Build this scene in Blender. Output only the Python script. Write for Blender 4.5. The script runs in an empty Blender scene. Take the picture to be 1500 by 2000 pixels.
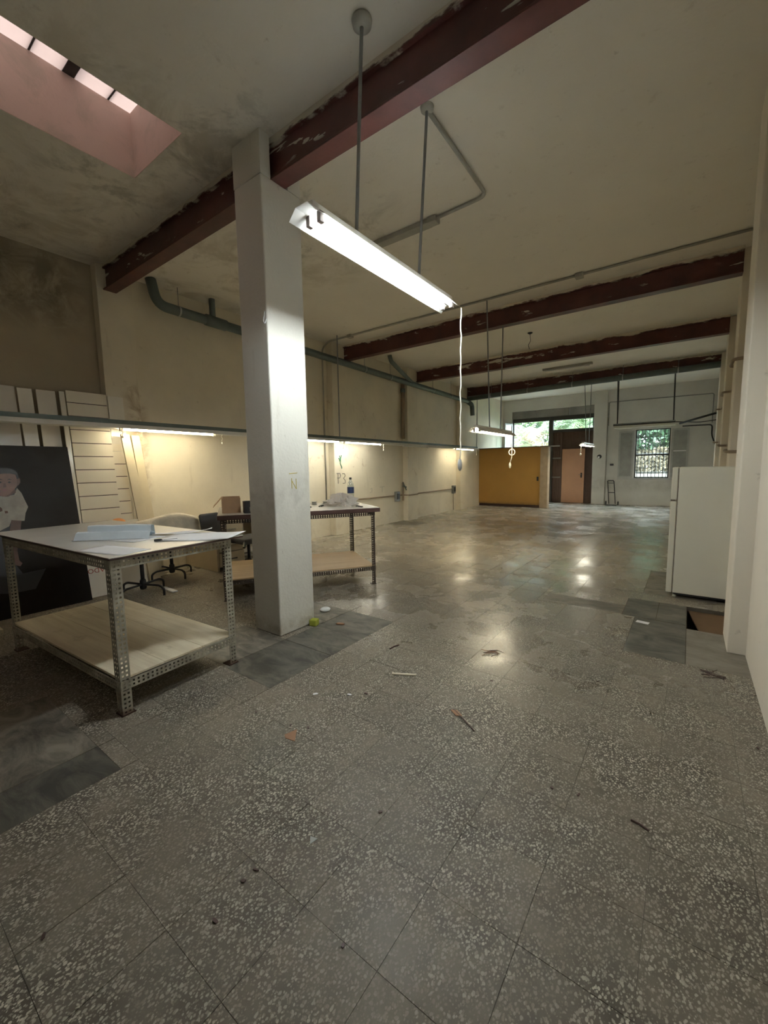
import bpy, math, random
from mathutils import Vector, Matrix
random.seed(7)
S = bpy.context.scene
COL = S.collection
PI = math.pi

# ------------------------------------------------------------ camera
F_PX = 806.354
yaw, pitch, roll = .636028, -.107279, -.015627
fw = Vector((-math.sin(yaw)*math.cos(pitch), math.cos(yaw)*math.cos(pitch), math.sin(pitch)))
rt = Vector((math.cos(yaw), math.sin(yaw), 0)); up = rt.cross(fw)
r2 = rt*math.cos(roll) + up*math.sin(roll); u2 = -rt*math.sin(roll) + up*math.cos(roll)
cd = bpy.data.cameras.new('camera'); cam = bpy.data.objects.new('camera', cd); COL.objects.link(cam)
cam.matrix_world = Matrix(((r2.x, u2.x, -fw.x, 0), (r2.y, u2.y, -fw.y, 0), (r2.z, u2.z, -fw.z, 1.45), (0, 0, 0, 1)))
cd.sensor_fit = 'HORIZONTAL'; cd.sensor_width = 36; cd.lens = F_PX/1500*36; cd.clip_start = .02; cd.clip_end = 200
S.camera = cam

# ------------------------------------------------------------ light and exposure
W = bpy.data.worlds.new('world'); S.world = W; W.use_nodes = True
nt = W.node_tree; nt.nodes.clear()
bg = nt.nodes.new('ShaderNodeBackground'); wo = nt.nodes.new('ShaderNodeOutputWorld')
bg.inputs[0].default_value = (.82, .91, 1.0, 1); bg.inputs[1].default_value = 14.0
nt.links.new(bg.outputs[0], wo.inputs[0])
sd = bpy.data.lights.new('sun', 'SUN'); sd.energy = 8; sd.angle = .03; sd.color = (1, .93, .8)
sun = bpy.data.objects.new('sun', sd); COL.objects.link(sun)
sun.rotation_euler = Vector((-.55, .75, -.75)).to_track_quat('-Z', 'Y').to_euler()
S.view_settings.view_transform = 'Standard'; S.view_settings.look = 'None'
S.view_settings.gamma = 1; S.view_settings.use_curve_mapping = False
S.view_settings.exposure = 0.98
S.cycles.use_denoising = True
S.cycles.max_bounces = 10; S.cycles.diffuse_bounces = 7; S.cycles.glossy_bounces = 4
S.cycles.transmission_bounces = 6; S.cycles.transparent_max_bounces = 16
S.cycles.sample_clamp_indirect = 6
S.cycles.caustics_reflective = False; S.cycles.caustics_refractive = False

# ------------------------------------------------------------ materials
def new_mat(name):
    m = bpy.data.materials.new(name); m.use_nodes = True
    n = m.node_tree; b = n.nodes['Principled BSDF']
    return m, n, b
def N(n, kind, **kw):
    d = n.nodes.new(kind)
    for k, v in kw.items():
        if k[0] == '_': setattr(d, k[1:], v)
        else: d.inputs[k.replace('_', ' ')].default_value = v
    return d
def rgb(c): return (c[0], c[1], c[2], 1)
def mixc(n, fac, a, b, mode='MIX'):
    d = n.nodes.new('ShaderNodeMix'); d.data_type = 'RGBA'; d.blend_type = mode
    for sock, v in ((d.inputs[0], fac), (d.inputs[6], a), (d.inputs[7], b)):
        if hasattr(v, 'is_linked') or hasattr(v, 'links'): n.links.new(v, sock)
        elif isinstance(v, (int, float)): sock.default_value = v
        else: sock.default_value = rgb(v)
    return d.outputs[2]
def ramp(n, src, p0, p1, v0=0, v1=1):
    d = n.nodes.new('ShaderNodeMapRange'); d.clamp = True
    d.inputs[1].default_value = p0; d.inputs[2].default_value = p1; d.inputs[3].default_value = v0; d.inputs[4].default_value = v1
    n.links.new(src, d.inputs[0]); return d.outputs[0]
def pos(n, scale=(1, 1, 1), obj=False):
    if obj: s = n.nodes.new('ShaderNodeTexCoord').outputs['Object']
    else: s = n.nodes.new('ShaderNodeNewGeometry').outputs['Position']
    mp = n.nodes.new('ShaderNodeMapping'); mp.inputs['Scale'].default_value = scale
    n.links.new(s, mp.inputs[0]); return mp.outputs[0]
def noise(n, vec, scale, detail=5, rough=.55, dist=0):
    d = N(n, 'ShaderNodeTexNoise', Scale=scale, Detail=detail, Roughness=rough, Distortion=dist)
    n.links.new(vec, d.inputs['Vector']); return d.outputs[0]
def math_(n, op, a, b):
    d = n.nodes.new('ShaderNodeMath'); d.operation = op
    for s, v in ((d.inputs[0], a), (d.inputs[1], b)):
        if hasattr(v, 'links'): n.links.new(v, s)
        else: s.default_value = v
    return d.outputs[0]
def bump(n, b, h, strength=.2, dist=.01):
    d = N(n, 'ShaderNodeBump', Strength=strength, Distance=dist); n.links.new(h, d.inputs['Height']); n.links.new(d.outputs[0], b.inputs['Normal'])

def simple(name, col, rough=.6, metal=0, var=.12, scale=6, obj=False, bmp=0, spec=.5):
    m, n, b = new_mat(name)
    p = pos(n, obj=obj); f = noise(n, p, scale)
    dark = tuple(c*(1-var) for c in col); lite = tuple(min(1, c*(1+var)) for c in col)
    c = mixc(n, ramp(n, f, .3, .7), dark, lite)
    n.links.new(c, b.inputs['Base Color']); b.inputs['Roughness'].default_value = rough; b.inputs['Metallic'].default_value = metal
    b.inputs['Specular IOR Level'].default_value = spec
    if bmp: bump(n, b, noise(n, p, scale*6), bmp, .01)
    return m
def emis(name, col, s):
    m, n, b = new_mat(name)
    b.inputs['Base Color'].default_value = (.9, .9, .9, 1); b.inputs['Emission Color'].default_value = rgb(col); b.inputs['Emission Strength'].default_value = s
    return m
def box_mask(n, lo, hi, soft):
    """soft 0..1 mask of a world box (stain that stays on the plaster)"""
    g = n.nodes.new('ShaderNodeNewGeometry').outputs['Position']; s = n.nodes.new('ShaderNodeSeparateXYZ'); n.links.new(g, s.inputs[0])
    out = None
    for i in range(3):
        if lo[i] is None: continue
        a = ramp(n, s.outputs[i], lo[i]-soft, lo[i]+soft); c = ramp(n, s.outputs[i], hi[i]-soft, hi[i]+soft, 1, 0)
        v = math_(n, 'MULTIPLY', a, c); out = v if out is None else math_(n, 'MULTIPLY', out, v)
    return out

def plaster(name, base, stains=(), blotch=.14, rough=.75, bmp=.25):
    m, n, b = new_mat(name); p = pos(n)
    c = mixc(n, ramp(n, noise(n, p, 1.3, 6, .6), .35, .7), tuple(x*(1-blotch) for x in base), base)
    c = mixc(n, ramp(n, noise(n, pos(n, (3, 3, .5)), 2.2, 6, .65), .62, .78, 0, .35), c, (.33, .27, .2))
    c = mixc(n, ramp(n, noise(n, p, 9, 4, .7), .66, .74, 0, .4), c, (.36, .32, .26))
    for lo, hi, soft, col, t0, t1, sc, amt in stains:
        f = math_(n, 'MULTIPLY', box_mask(n, lo, hi, soft), ramp(n, noise(n, p, sc, 7, .7, .6), t0, t1, 0, amt))
        c = mixc(n, f, c, col)
    n.links.new(c, b.inputs['Base Color']); b.inputs['Roughness'].default_value = rough
    h = math_(n, 'ADD', noise(n, p, 3.2, 4), math_(n, 'MULTIPLY', noise(n, p, 45, 4), .25))
    bump(n, b, h, bmp, .02)
    return m

CREAM = (.80, .74, .61)
M = {}
M['wall_left'] = plaster('plaster_left', CREAM, [
    ((None, None, 3.1), (0, 0, 4.0), .25, (.12, .10, .055), .60, .62, 1, 0),
    ((-6.6, .3, 3.0), (-6.2, 1.9, 4.0), .3, (.10, .085, .045), .42, .56, 3.5, .85),
    ((-6.6, 2.5, 1.0), (-6.0, 2.8, 2.6), .07, (.3, .19, .09), .42, .62, 4, .7),
    ((-6.6, 2.5, 0.0), (-6.0, 13, .3), .12, (.5, .42, .31), .5, .65, 5, .4),
    ((-6.6, 5, 1.0), (-6.0, 13, 3.0), .3, (.40, .30, .2), .60, .66, 5, .5)])
M['wall_brown'] = plaster('plaster_left_brown', (.46, .40, .30), [
    ((-6.6, -.5, 3.25), (-6.2, 2.1, 4.05), .2, (.075, .062, .03), .36, .54, 3.2, 1)])
M['wall_right'] = plaster('plaster_right', (.82, .765, .67), blotch=.06)
M['wall_far'] = plaster('plaster_far', (.66, .655, .63), [
    ((None, 16, .5), (0, 18, .95), .1, (.3, .29, .26), .3, .7, 3, .55)])
M['ceiling'] = plaster('ceiling_plaster', (.82, .79, .72), [
    ((-6.5, .5, 3.9), (-3.0, 4.5, 4.2), .3, (.36, .31, .22), .47, .60, 1.6, .75),
    ((-6.5, 1.2, 3.9), (-2.6, 4, 4.2), .3, (.24, .23, .19), .56, .64, 1.3, .8)], blotch=.06)
M['column'] = plaster('column_paint', (.71, .695, .64), [
    ((-3.3, 2.1, 1.05), (-2.7, 2.7, 1.35), .12, (.42, .40, .36), .4, .6, 4, .5),
    ((-3.3, 2.1, 0), (-2.7, 2.7, .12), .05, (.42, .38, .3), .35, .6, 7, .8)], blotch=.05, bmp=.5)
M['shaft'] = plaster('skylight_plaster', (.60, .47, .41), [((None, None, 4.0), (0, 0, 4.7), .1, (.42, .36, .3), .5, .62, 2.5, .7)])
M['concrete'] = plaster('lintel_concrete', (.34, .33, .31), blotch=.4)
M['rail'] = simple('rail_paint', (.10, .125, .11), .5, .2)
M['pipe'] = simple('grey_green_pipe', (.10, .125, .12), .45)
M['pipe_brown'] = simple('old_pipe', (.26, .2, .14), .6)
M['conduit'] = simple('painted_conduit', (.36, .35, .31), .55)
M['rod'] = simple('rod_steel', (.26, .27, .27), .45, .5)
M['reflector'] = simple('white_enamel', (.82, .81, .76), .35, 0, .04)
M['cord'] = simple('white_cord', (.85, .82, .72), .5, 0, .03)
M['tube_main'] = emis('tube_cool', (.90, .96, .95), 71)
M['tube_warm'] = emis('tube_warm', (1.0, .86, .58), 34)
M['tube_neutral'] = emis('tube_neutral', (1.0, .95, .78), 36)
M['tube_far'] = emis('tube_far', (1.0, .88, .62), 40)
M['tube_off'] = simple('tube_unlit', (.75, .75, .72), .25, 0, .02)
M['cap'] = simple('tube_cap', (.30, .26, .25), .4, .4)
M['laminate'] = simple('white_laminate', (.70, .68, .63), .22, 0, .06, 2)
M['paper'] = simple('paper', (.80, .81, .83), .7, 0, .03)
M['paper_blue'] = simple('bluish_paper', (.62, .70, .76), .7, 0, .05)
M['card'] = simple('cardboard', (.42, .27, .16), .8)
M['black'] = simple('black_plastic', (.02, .02, .022), .45)
M['dark_brown'] = simple('dark_brown_edge', (.07, .035, .03), .45)
M['enamel'] = simple('fridge_enamel', (.84, .83, .73), .32, 0, .03, 2)
M['gasket'] = simple('fridge_gasket', (.16, .13, .10), .6)
M['chrome'] = simple('chrome', (.6, .6, .6), .2, 1)
M['ochre'] = plaster('ochre_paint', (.48, .27, .065), [((None, None, 0), (0, 0, .15), .04, (.2, .12, .05), .3, .6, 4, .8)], blotch=.1)
M['ochre_post'] = simple('post_paint', (.42, .33, .23), .7)
M['door'] = simple('salmon_door', (.48, .27, .17), .5, 0, .06, 3)
M['gate'] = simple('gate_brown', (.10, .06, .045), .6, .1)
M['frame_dark'] = simple('dark_frame', (.035, .032, .03), .5)
M['frame_grey'] = simple('grey_frame', (.42, .43, .43), .5)
M['shutter'] = simple('grey_shutter', (.30, .31, .30), .5)
M['cream_board'] = simple('cream_board', (.66, .58, .42), .5, 0, .05)
M['white_board'] = simple('white_gloss_board', (.84, .81, .73), .15, 0, .05, 2)
M['slat'] = simple('slat_board', (.80, .74, .62), .4, 0, .03, 2)
M['beige'] = simple('beige_desk', (.50, .42, .29), .55, 0, .08)
M['cloth'] = simple('white_cloth', (.72, .66, .54), .85, 0, .15, 9, bmp=.4)
M['orange'] = simple('orange_plastic', (.75, .30, .08), .5)
M['fabric'] = simple('charcoal_fabric', (.07, .07, .075), .9)
M['green_block'] = simple('green_sponge', (.34, .38, .05), .9)
M['leaf_dry'] = simple('dry_leaf', (.34, .19, .11), .8)
M['wood_stick'] = simple('stick_wood', (.78, .72, .58), .7)
M['pit'] = simple('brown_board', (.13, .075, .035), .8)
M['pit_dark'] = simple('pit_soil', (.045, .02, .012), .9)
M['ink_red'] = simple('red_ink', (.38, .06, .04), .6)
M['ink_green'] = simple('green_ink', (.03, .17, .10), .6)
M['ink_grey'] = simple('grey_ink', (.13, .13, .12), .7)
M['ink_yellow'] = simple('yellow_paint', (.5, .40, .08), .6)
M['foliage'] = simple('leaf_green', (.07, .125, .04), .5, 0, .5, 3)
M['foliage_dark'] = simple('leaf_dark', (.03, .065, .032), .5, 0, .5, 3)
M['frond'] = simple('palm_frond', (.09, .145, .06), .45, 0, .5, 4)
M['frond_dry'] = simple('palm_dry', (.17, .125, .07), .7, 0, .4, 4)
M['trunk'] = simple('trunk', (.26, .19, .12), .85, 0, .3, 9)
M['hedge'] = simple('hedge_yellow', (.17, .145, .095), .7, 0, .5, 3)
M['street'] = simple('street', (.22, .22, .21), .8)
M['white_wall'] = simple('white_wall', (.30, .30, .29), .8)
M['bars'] = simple('dark_bars', (.03, .03, .03), .5)
M['lawn'] = simple('lawn', (.08, .17, .05), .9, 0, .4, 5)

# dark red beam with white overpaint along the top
def beam_mat():
    m, n, b = new_mat('beam_paint'); p = pos(n)
    c = mixc(n, ramp(n, noise(n, p, 5), .3, .7), (.055, .014, .012), (.105, .028, .022))
    s = n.nodes.new('ShaderNodeSeparateXYZ'); n.links.new(p, s.inputs[0])
    edge = ramp(n, math_(n, 'ADD', s.outputs[2], math_(n, 'MULTIPLY', noise(n, pos(n, (1, 1, 3)), 2.3, 5, .7), .16)), 4.085, 4.10)
    c = mixc(n, edge, c, (.62, .57, .48))
    f = math_(n, 'MULTIPLY', ramp(n, noise(n, pos(n, (1.1, 1.1, 4.5)), 2.0, 4, .6, .3), .63, .65), ramp(n, s.outputs[2], 3.80, 3.86))
    c = mixc(n, f, c, (.58, .55, .48))
    n.links.new(c, b.inputs['Base Color']); b.inputs['Roughness'].default_value = .5
    bump(n, b, noise(n, p, 12), .3, .01); return m
M['beam'] = beam_mat()

# worn terrazzo
def terrazzo():
    m, n, b = new_mat('terrazzo'); p = pos(n)
    warp = n.nodes.new('ShaderNodeMix'); warp.data_type = 'VECTOR'; warp.inputs[0].default_value = .012
    nz = N(n, 'ShaderNodeTexNoise', Scale=38.0, Detail=2.0); n.links.new(p, nz.inputs['Vector'])
    n.links.new(p, warp.inputs[4]); n.links.new(nz.outputs['Color'], warp.inputs[5])
    def chips(scale, t0, t1, rot, sq):
        mp = n.nodes.new('ShaderNodeMapping'); mp.inputs['Rotation'].default_value = (0, 0, rot); mp.inputs['Scale'].default_value = (1, sq, 1); mp.vector_type = 'POINT'
        n.links.new(warp.outputs[1], mp.inputs[0])
        v = N(n, 'ShaderNodeTexVoronoi', Scale=scale); v.voronoi_dimensions = '2D'; n.links.new(mp.outputs[0], v.inputs['Vector'])
        sep = n.nodes.new('ShaderNodeSeparateColor'); n.links.new(v.outputs['Color'], sep.inputs[0])
        rad = ramp(n, sep.outputs[0], .25, 1, .0, 1)
        d = math_(n, 'SUBTRACT', math_(n, 'MULTIPLY', rad, t1), v.outputs['Distance'])
        return ramp(n, d, 0, t0), sep.outputs[1]
    a1, ca = chips(108, .12, .54, .5, .76); a3, _ = chips(84, .10, .46, 2.1, .72)
    a = math_(n, 'MAXIMUM', a1, a3); a2, _ = chips(130, .12, .52, 1.2, .8)
    mask = ramp(n, math_(n, 'ADD', math_(n, 'MULTIPLY', noise(n, p, 1.7, 5, .62), .6), math_(n, 'MULTIPLY', noise(n, p, 6, 4, .6), .4)), .41, .59, .24, 1)
    base = mixc(n, mask, mixc(n, ramp(n, noise(n, p, 2.4, 6, .6), .3, .72), (.195, .168, .13), (.285, .248, .195)), (.062, .051, .038))
    base = mixc(n, ramp(n, noise(n, p, 55, 3, .7), .3, .75, 0, .5), base, (.10, .085, .065))
    base = mixc(n, ramp(n, noise(n, p, 1.4, 4, .5), .55, .75, 0, .3), base, (.14, .16, .13))
    base = mixc(n, ramp(n, noise(n, p, .9, 5, .6), .60, .78, 0, .5), base, (.19, .12, .085))
    chipc = mixc(n, ca, (.34, .31, .255), (.68, .635, .535))
    c = mixc(n, math_(n, 'MULTIPLY', a, mask), base, chipc)
    c = mixc(n, math_(n, 'MULTIPLY', a2, math_(n, 'MULTIPLY', mask, .5)), c, (.46, .43, .36))
    # dust film away from the camera end; far daylight painted in as pale tint
    s = n.nodes.new('ShaderNodeSeparateXYZ'); n.links.new(p, s.inputs[0])
    dust_and_daylight = math_(n, 'MULTIPLY', ramp(n, s.outputs[1], 2.8, 8, .05, .85), ramp(n, noise(n, p, 1.1, 5, .6), .2, .8, .55, 1))
    c = mixc(n, dust_and_daylight, c, mixc(n, ramp(n, s.outputs[1], 7, 14), (.35, .315, .25), (.50, .49, .46)))
    c = mixc(n, ramp(n, noise(n, pos(n, (1, .45, 1)), 2.3, 6, .6), .45, .85, 0, .4), c, (.17, .145, .11))
    oi = n.nodes.new('ShaderNodeObjectInfo')
    c = mixc(n, 1.0, c, ramp(n, oi.outputs['Random'], 0, 1, .90, 1.08), 'MULTIPLY')
    n.links.new(c, b.inputs['Base Color'])
    r = ramp(n, noise(n, p, 1.6, 5, .6), .35, .65, .13, .36)
    r = math_(n, 'ADD', r, ramp(n, s.outputs[1], .8, 3.6, .38, 0))
    n.links.new(r, b.inputs['Roughness'])
    b.inputs['Specular IOR Level'].default_value = .45
    h = math_(n, 'ADD', math_(n, 'ADD', math_(n, 'MULTIPLY', noise(n, p, 5, 3), .7), math_(n, 'MULTIPLY', noise(n, p, 22, 3), .16)), math_(n, 'MULTIPLY', noise(n, p, 90, 3), .05))
    bump(n, b, h, .16, .012)
    return m
M['terrazzo'] = terrazzo()
def slab_mat(name, a, c2, rough=.3):
    m, n, b = new_mat(name); p = pos(n)
    c = mixc(n, ramp(n, noise(n, pos(n, (1, 2.0, 1)), 3.4, 8, .7, .9), .38, .64), a, c2)
    n.links.new(c, b.inputs['Base Color'])
    n.links.new(ramp(n, noise(n, p, 3, 5), .25, .75, rough*.8, rough*1.4), b.inputs['Roughness'])
    bump(n, b, noise(n, p, 6, 5), .2, .01); return m
M['slab_dark'] = slab_mat('cement_dark', (.045, .044, .038), (.15, .14, .115), .42)
M['slab_mid'] = slab_mat('cement_mid', (.075, .068, .055), (.26, .235, .19), .45)
M['slab_light'] = slab_mat('cement_light', (.16, .145, .12), (.25, .225, .185), .4)
M['grout'] = simple("grout", (.11, .096, .075), .9, 0, .3, 8)

def galv():
    m, n, b = new_mat('galvanised'); p = pos(n, obj=True)
    c = mixc(n, ramp(n, noise(n, p, 14), .3, .7), (.235, .22, .175), (.44, .42, .35))
    s = n.nodes.new('ShaderNodeSeparateXYZ'); n.links.new(p, s.inputs[0])
    rust = ramp(n, math_(n, 'ADD', s.outputs[2], math_(n, 'MULTIPLY', noise(n, p, 25), .10)), .06, .10, .8, 0)
    c = mixc(n, rust, c, (.10, .045, .025))
    n.links.new(c, b.inputs['Base Color']); b.inputs['Roughness'].default_value = .45; b.inputs['Metallic'].default_value = .12
    return m
M['galv'] = galv()
M['angle_brown'] = simple('brown_angle', (.055, .040, .032), .5, .2)
def board_mat(name, a, c2, streak=(.4, 6, 1)):
    m, n, b = new_mat(name)
    c = mixc(n, ramp(n, noise(n, pos(n, streak, True), 3, 6, .6), .3, .72), a, c2)
    c = mixc(n, ramp(n, noise(n, pos(n, obj=True), 4, 6, .7), .6, .72, 0, .5), c, (.30, .22, .13))
    n.links.new(c, b.inputs['Base Color']); b.inputs['Roughness'].default_value = .6; return m
M['shelf1'] = board_mat('pale_board', (.58, .50, .36), (.78, .71, .55))
M['shelf2'] = board_mat('ply_board', (.44, .30, .17), (.58, .43, .26))

def glass(name, tint=(1, 1, 1), gl=.08, rough=.05):
    m = bpy.data.materials.new(name); m.use_nodes = True; n = m.node_tree; n.nodes.clear()
    o = n.nodes.new('ShaderNodeOutputMaterial'); t = N(n, 'ShaderNodeBsdfTransparent', Color=rgb(tint)); g = N(n, 'ShaderNodeBsdfGlossy', Roughness=rough)
    x = n.nodes.new('ShaderNodeMixShader'); x.inputs[0].default_value = gl
    n.links.new(t.outputs[0], x.inputs[1]); n.links.new(g.outputs[0], x.inputs[2]); n.links.new(x.outputs[0], o.inputs[0]); return m
M['glass'] = glass('window_glass', (.9, .95, .93))
M['bottle'] = glass('clear_plastic', (.85, .9, .92), .18)
def translucent(name, col, tr):
    m = bpy.data.materials.new(name); m.use_nodes = True; n = m.node_tree; n.nodes.clear()
    o = n.nodes.new('ShaderNodeOutputMaterial'); t = N(n, 'ShaderNodeBsdfTranslucent', Color=rgb(col)); g = N(n, 'ShaderNodeBsdfDiffuse', Color=rgb(col))
    x = n.nodes.new('ShaderNodeMixShader'); x.inputs[0].default_value = tr
    n.links.new(g.outputs[0], x.inputs[1]); n.links.new(t.outputs[0], x.inputs[2]); n.links.new(x.outputs[0], o.inputs[0]); return m
M['skysheet'] = translucent('skylight_sheet', (.38, .32, .295), .5)
M['lamp_tray'] = translucent('light_leaking_tray', (.88, .88, .86), .34)  # translucence added so tube light leaks upward and brightens the ceiling
M['bag'] = translucent('plastic_bag', (.80, .76, .72), .5)

# ------------------------------------------------------------ mesh helpers
def w2l(root):
    r = Matrix.Rotation(root.rotation_euler.z, 4, 'Z'); return (Matrix.Translation(root.location) @ r).inverted()
class MB:
    def __init__(s): s.v = []; s.f = []; s.mi = []; s.cur = 0
    def add(s, vs, fs):
        k = len(s.v); s.v += [Vector(x) for x in vs]; s.f += [tuple(k+i for i in f) for f in fs]; s.mi += [s.cur]*len(fs); return s
    def box(s, x0, x1, y0, y1, z0, z1, mt=None):
        vs = [Vector((x, y, z)) for z in (z0, z1) for y in (y0, y1) for x in (x0, x1)]
        if mt is not None: vs = [mt @ v for v in vs]
        return s.add(vs, [(0, 2, 3, 1), (4, 5, 7, 6), (0, 1, 5, 4), (2, 6, 7, 3), (0, 4, 6, 2), (1, 3, 7, 5)])
    def prism(s, pts, d):
        """closed polygon pts extruded by vector d"""
        d = Vector(d); n = len(pts); p = [Vector(x) for x in pts]
        fs = [tuple(range(n))[::-1], tuple(range(n, 2*n))] + [(i, (i+1) % n, n+(i+1) % n, n+i) for i in range(n)]
        return s.add(p+[x+d for x in p], fs)
    def tube(s, pts, r, n=10, cap=True):
        pts = [Vector(p) for p in pts]; rs = r if isinstance(r, (list, tuple)) else [r]*len(pts)
        rings = []; u = None
        for i, p in enumerate(pts):
            t = (pts[min(i+1, len(pts)-1)]-pts[max(i-1, 0)]).normalized()
            if u is None: u = t.orthogonal().normalized()
            else:
                u = (u-t*u.dot(t)); u = u.normalized() if u.length > 1e-6 else t.orthogonal().normalized()
            w = t.cross(u); rings.append([p+(u*math.cos(2*PI*k/n)+w*math.sin(2*PI*k/n))*rs[i] for k in range(n)])
        fs = []
        for i in range(len(rings)-1):
            fs += [(i*n+k, i*n+(k+1) % n, (i+1)*n+(k+1) % n, (i+1)*n+k) for k in range(n)]
        if cap: fs += [tuple(range(n))[::-1], tuple((len(rings)-1)*n+k for k in range(n))]
        return s.add([v for r_ in rings for v in r_], fs)
    def lathe(s, c, prof, n=20):
        c = Vector(c); rings = [[c+Vector((r*math.cos(2*PI*k/n), r*math.sin(2*PI*k/n), z)) for k in range(n)] for r, z in prof]
        fs = []
        for i in range(len(rings)-1): fs += [(i*n+k, i*n+(k+1) % n, (i+1)*n+(k+1) % n, (i+1)*n+k) for k in range(n)]
        fs += [tuple(range(n))[::-1], tuple((len(rings)-1)*n+k for k in range(n))]
        return s.add([v for r_ in rings for v in r_], fs)
    def grid(s, fn, nu, nv):
        vs = [fn(i/nu, j/nv) for j in range(nv+1) for i in range(nu+1)]
        fs = [(j*(nu+1)+i, j*(nu+1)+i+1, (j+1)*(nu+1)+i+1, (j+1)*(nu+1)+i) for j in range(nv) for i in range(nu)]
        return s.add(vs, fs)
    def perf(s, o, du, dv, L, Wd, pitch=.028, hole=.0125, rows=2, start=.012):
        """perforated strip: origin o, unit dirs du (length) dv (width)"""
        o = Vector(o); du = Vector(du); dv = Vector(dv)
        us = [0.]; a = start
        solid = []
        while a+hole < L-.004: us += [a, a+hole]; a += pitch
        us.append(L)
        gap = (Wd-rows*hole)/(rows+1); vs_ = [0.]
        for k in range(rows): vs_ += [gap*(k+1)+hole*k, gap*(k+1)+hole*(k+1)]
        vs_.append(Wd)
        nu, nv = len(us), len(vs_)
        vv = [o+du*x+dv*y for y in vs_ for x in us]; ff = []
        for j in range(nv-1):
            for i in range(nu-1):
                if j % 2 == 1 and i % 2 == 1 and i < nu-1: continue
                ff.append((j*nu+i, j*nu+i+1, (j+1)*nu+i+1, (j+1)*nu+i))
        return s.add(vv, ff)
    def build(s, name, mat, parent=None, world=True, smooth=False, bevel=0, solid=0, subd=0, kind=None, recalc=True, origin=None):
        root = parent
        while root is not None and root.parent is not None: root = root.parent
        vs = s.v
        if root is not None and world:
            mt = w2l(root); vs = [mt @ v for v in vs]
        loc = None
        if parent is None:
            if origin is None:
                xs = [v.x for v in vs]; ys = [v.y for v in vs]; zs = [v.z for v in vs]
                origin = ((min(xs)+max(xs))/2, (min(ys)+max(ys))/2, min(zs))
            loc = Vector(origin); vs = [v-loc for v in vs]
        me = bpy.data.meshes.new(name); me.from_pydata([tuple(v) for v in vs], [], s.f)
        mats = mat if isinstance(mat, (list, tuple)) else [mat]
        for m in mats: me.materials.append(M[m] if isinstance(m, str) else m)
        me.polygons.foreach_set('material_index', s.mi)
        if recalc:
            import bmesh
            bm = bmesh.new(); bm.from_mesh(me); bmesh.ops.recalc_face_normals(bm, faces=bm.faces); bm.to_mesh(me); bm.free()
        if smooth: me.polygons.foreach_set('use_smooth', [True]*len(me.polygons))
        me.update()
        o = bpy.data.objects.new(name, me); COL.objects.link(o)
        if parent: o.parent = parent
        if loc is not None: o.location = loc
        if solid: d = o.modifiers.new('s', 'SOLIDIFY'); d.thickness = solid; d.offset = 0
        if bevel: d = o.modifiers.new('b', 'BEVEL'); d.width = bevel; d.segments = 2; d.limit_method = 'ANGLE'
        if subd: d = o.modifiers.new('u', 'SUBSURF'); d.levels = subd; d.render_levels = subd
        if kind: o['kind'] = kind
        return o
def tag(o, label, cat, group=None):
    o['label'] = label; o['category'] = cat
    if group: o['group'] = group
    return o
def thing(name, label, cat, loc, rz=0, group=None):
    o = bpy.data.objects.new(name, None); COL.objects.link(o); o.location = loc; o.rotation_euler = (0, 0, rz); o.empty_display_size = .1
    return tag(o, label, cat, group)
def copy_tree(o, parent=None):
    c = o.copy(); COL.objects.link(c); c.parent = parent
    for ch in list(o.children): copy_tree(ch, c)
    return c
def relabel(o, label): o['label'] = label; return o
def ST(o): o['kind'] = 'structure'; return o
def bend(pts, r, k=5):
    """round the inner corners of a polyline"""
    pts = [Vector(p) for p in pts]; out = [pts[0]]
    for i in range(1, len(pts)-1):
        a = (pts[i-1]-pts[i]); c = (pts[i+1]-pts[i]); d = min(r, a.length*.45, c.length*.45)
        p0 = pts[i]+a.normalized()*d; p2 = pts[i]+c.normalized()*d
        for t in range(k+1):
            t /= k; out.append(p0*(1-t)**2+pts[i]*2*t*(1-t)+p2*t*t)
    out.append(pts[-1]); return out

# ------------------------------------------------------------ room shell
ZC = 4.05; XL = -6.25; YB = -3.2; YF = 16.8
def xr(y): return .41 if y < 4 else .41+(y-4)*.0195
# floor: base slab with real tiles on it
floor = ST(MB().box(XL-.2, .9, YB-.2, YF+.2, -.40, -.30).build('floor', 'grout', origin=(0, 0, 0)))
T = .3045; X0 = -.35; Y0 = 5.08
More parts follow.
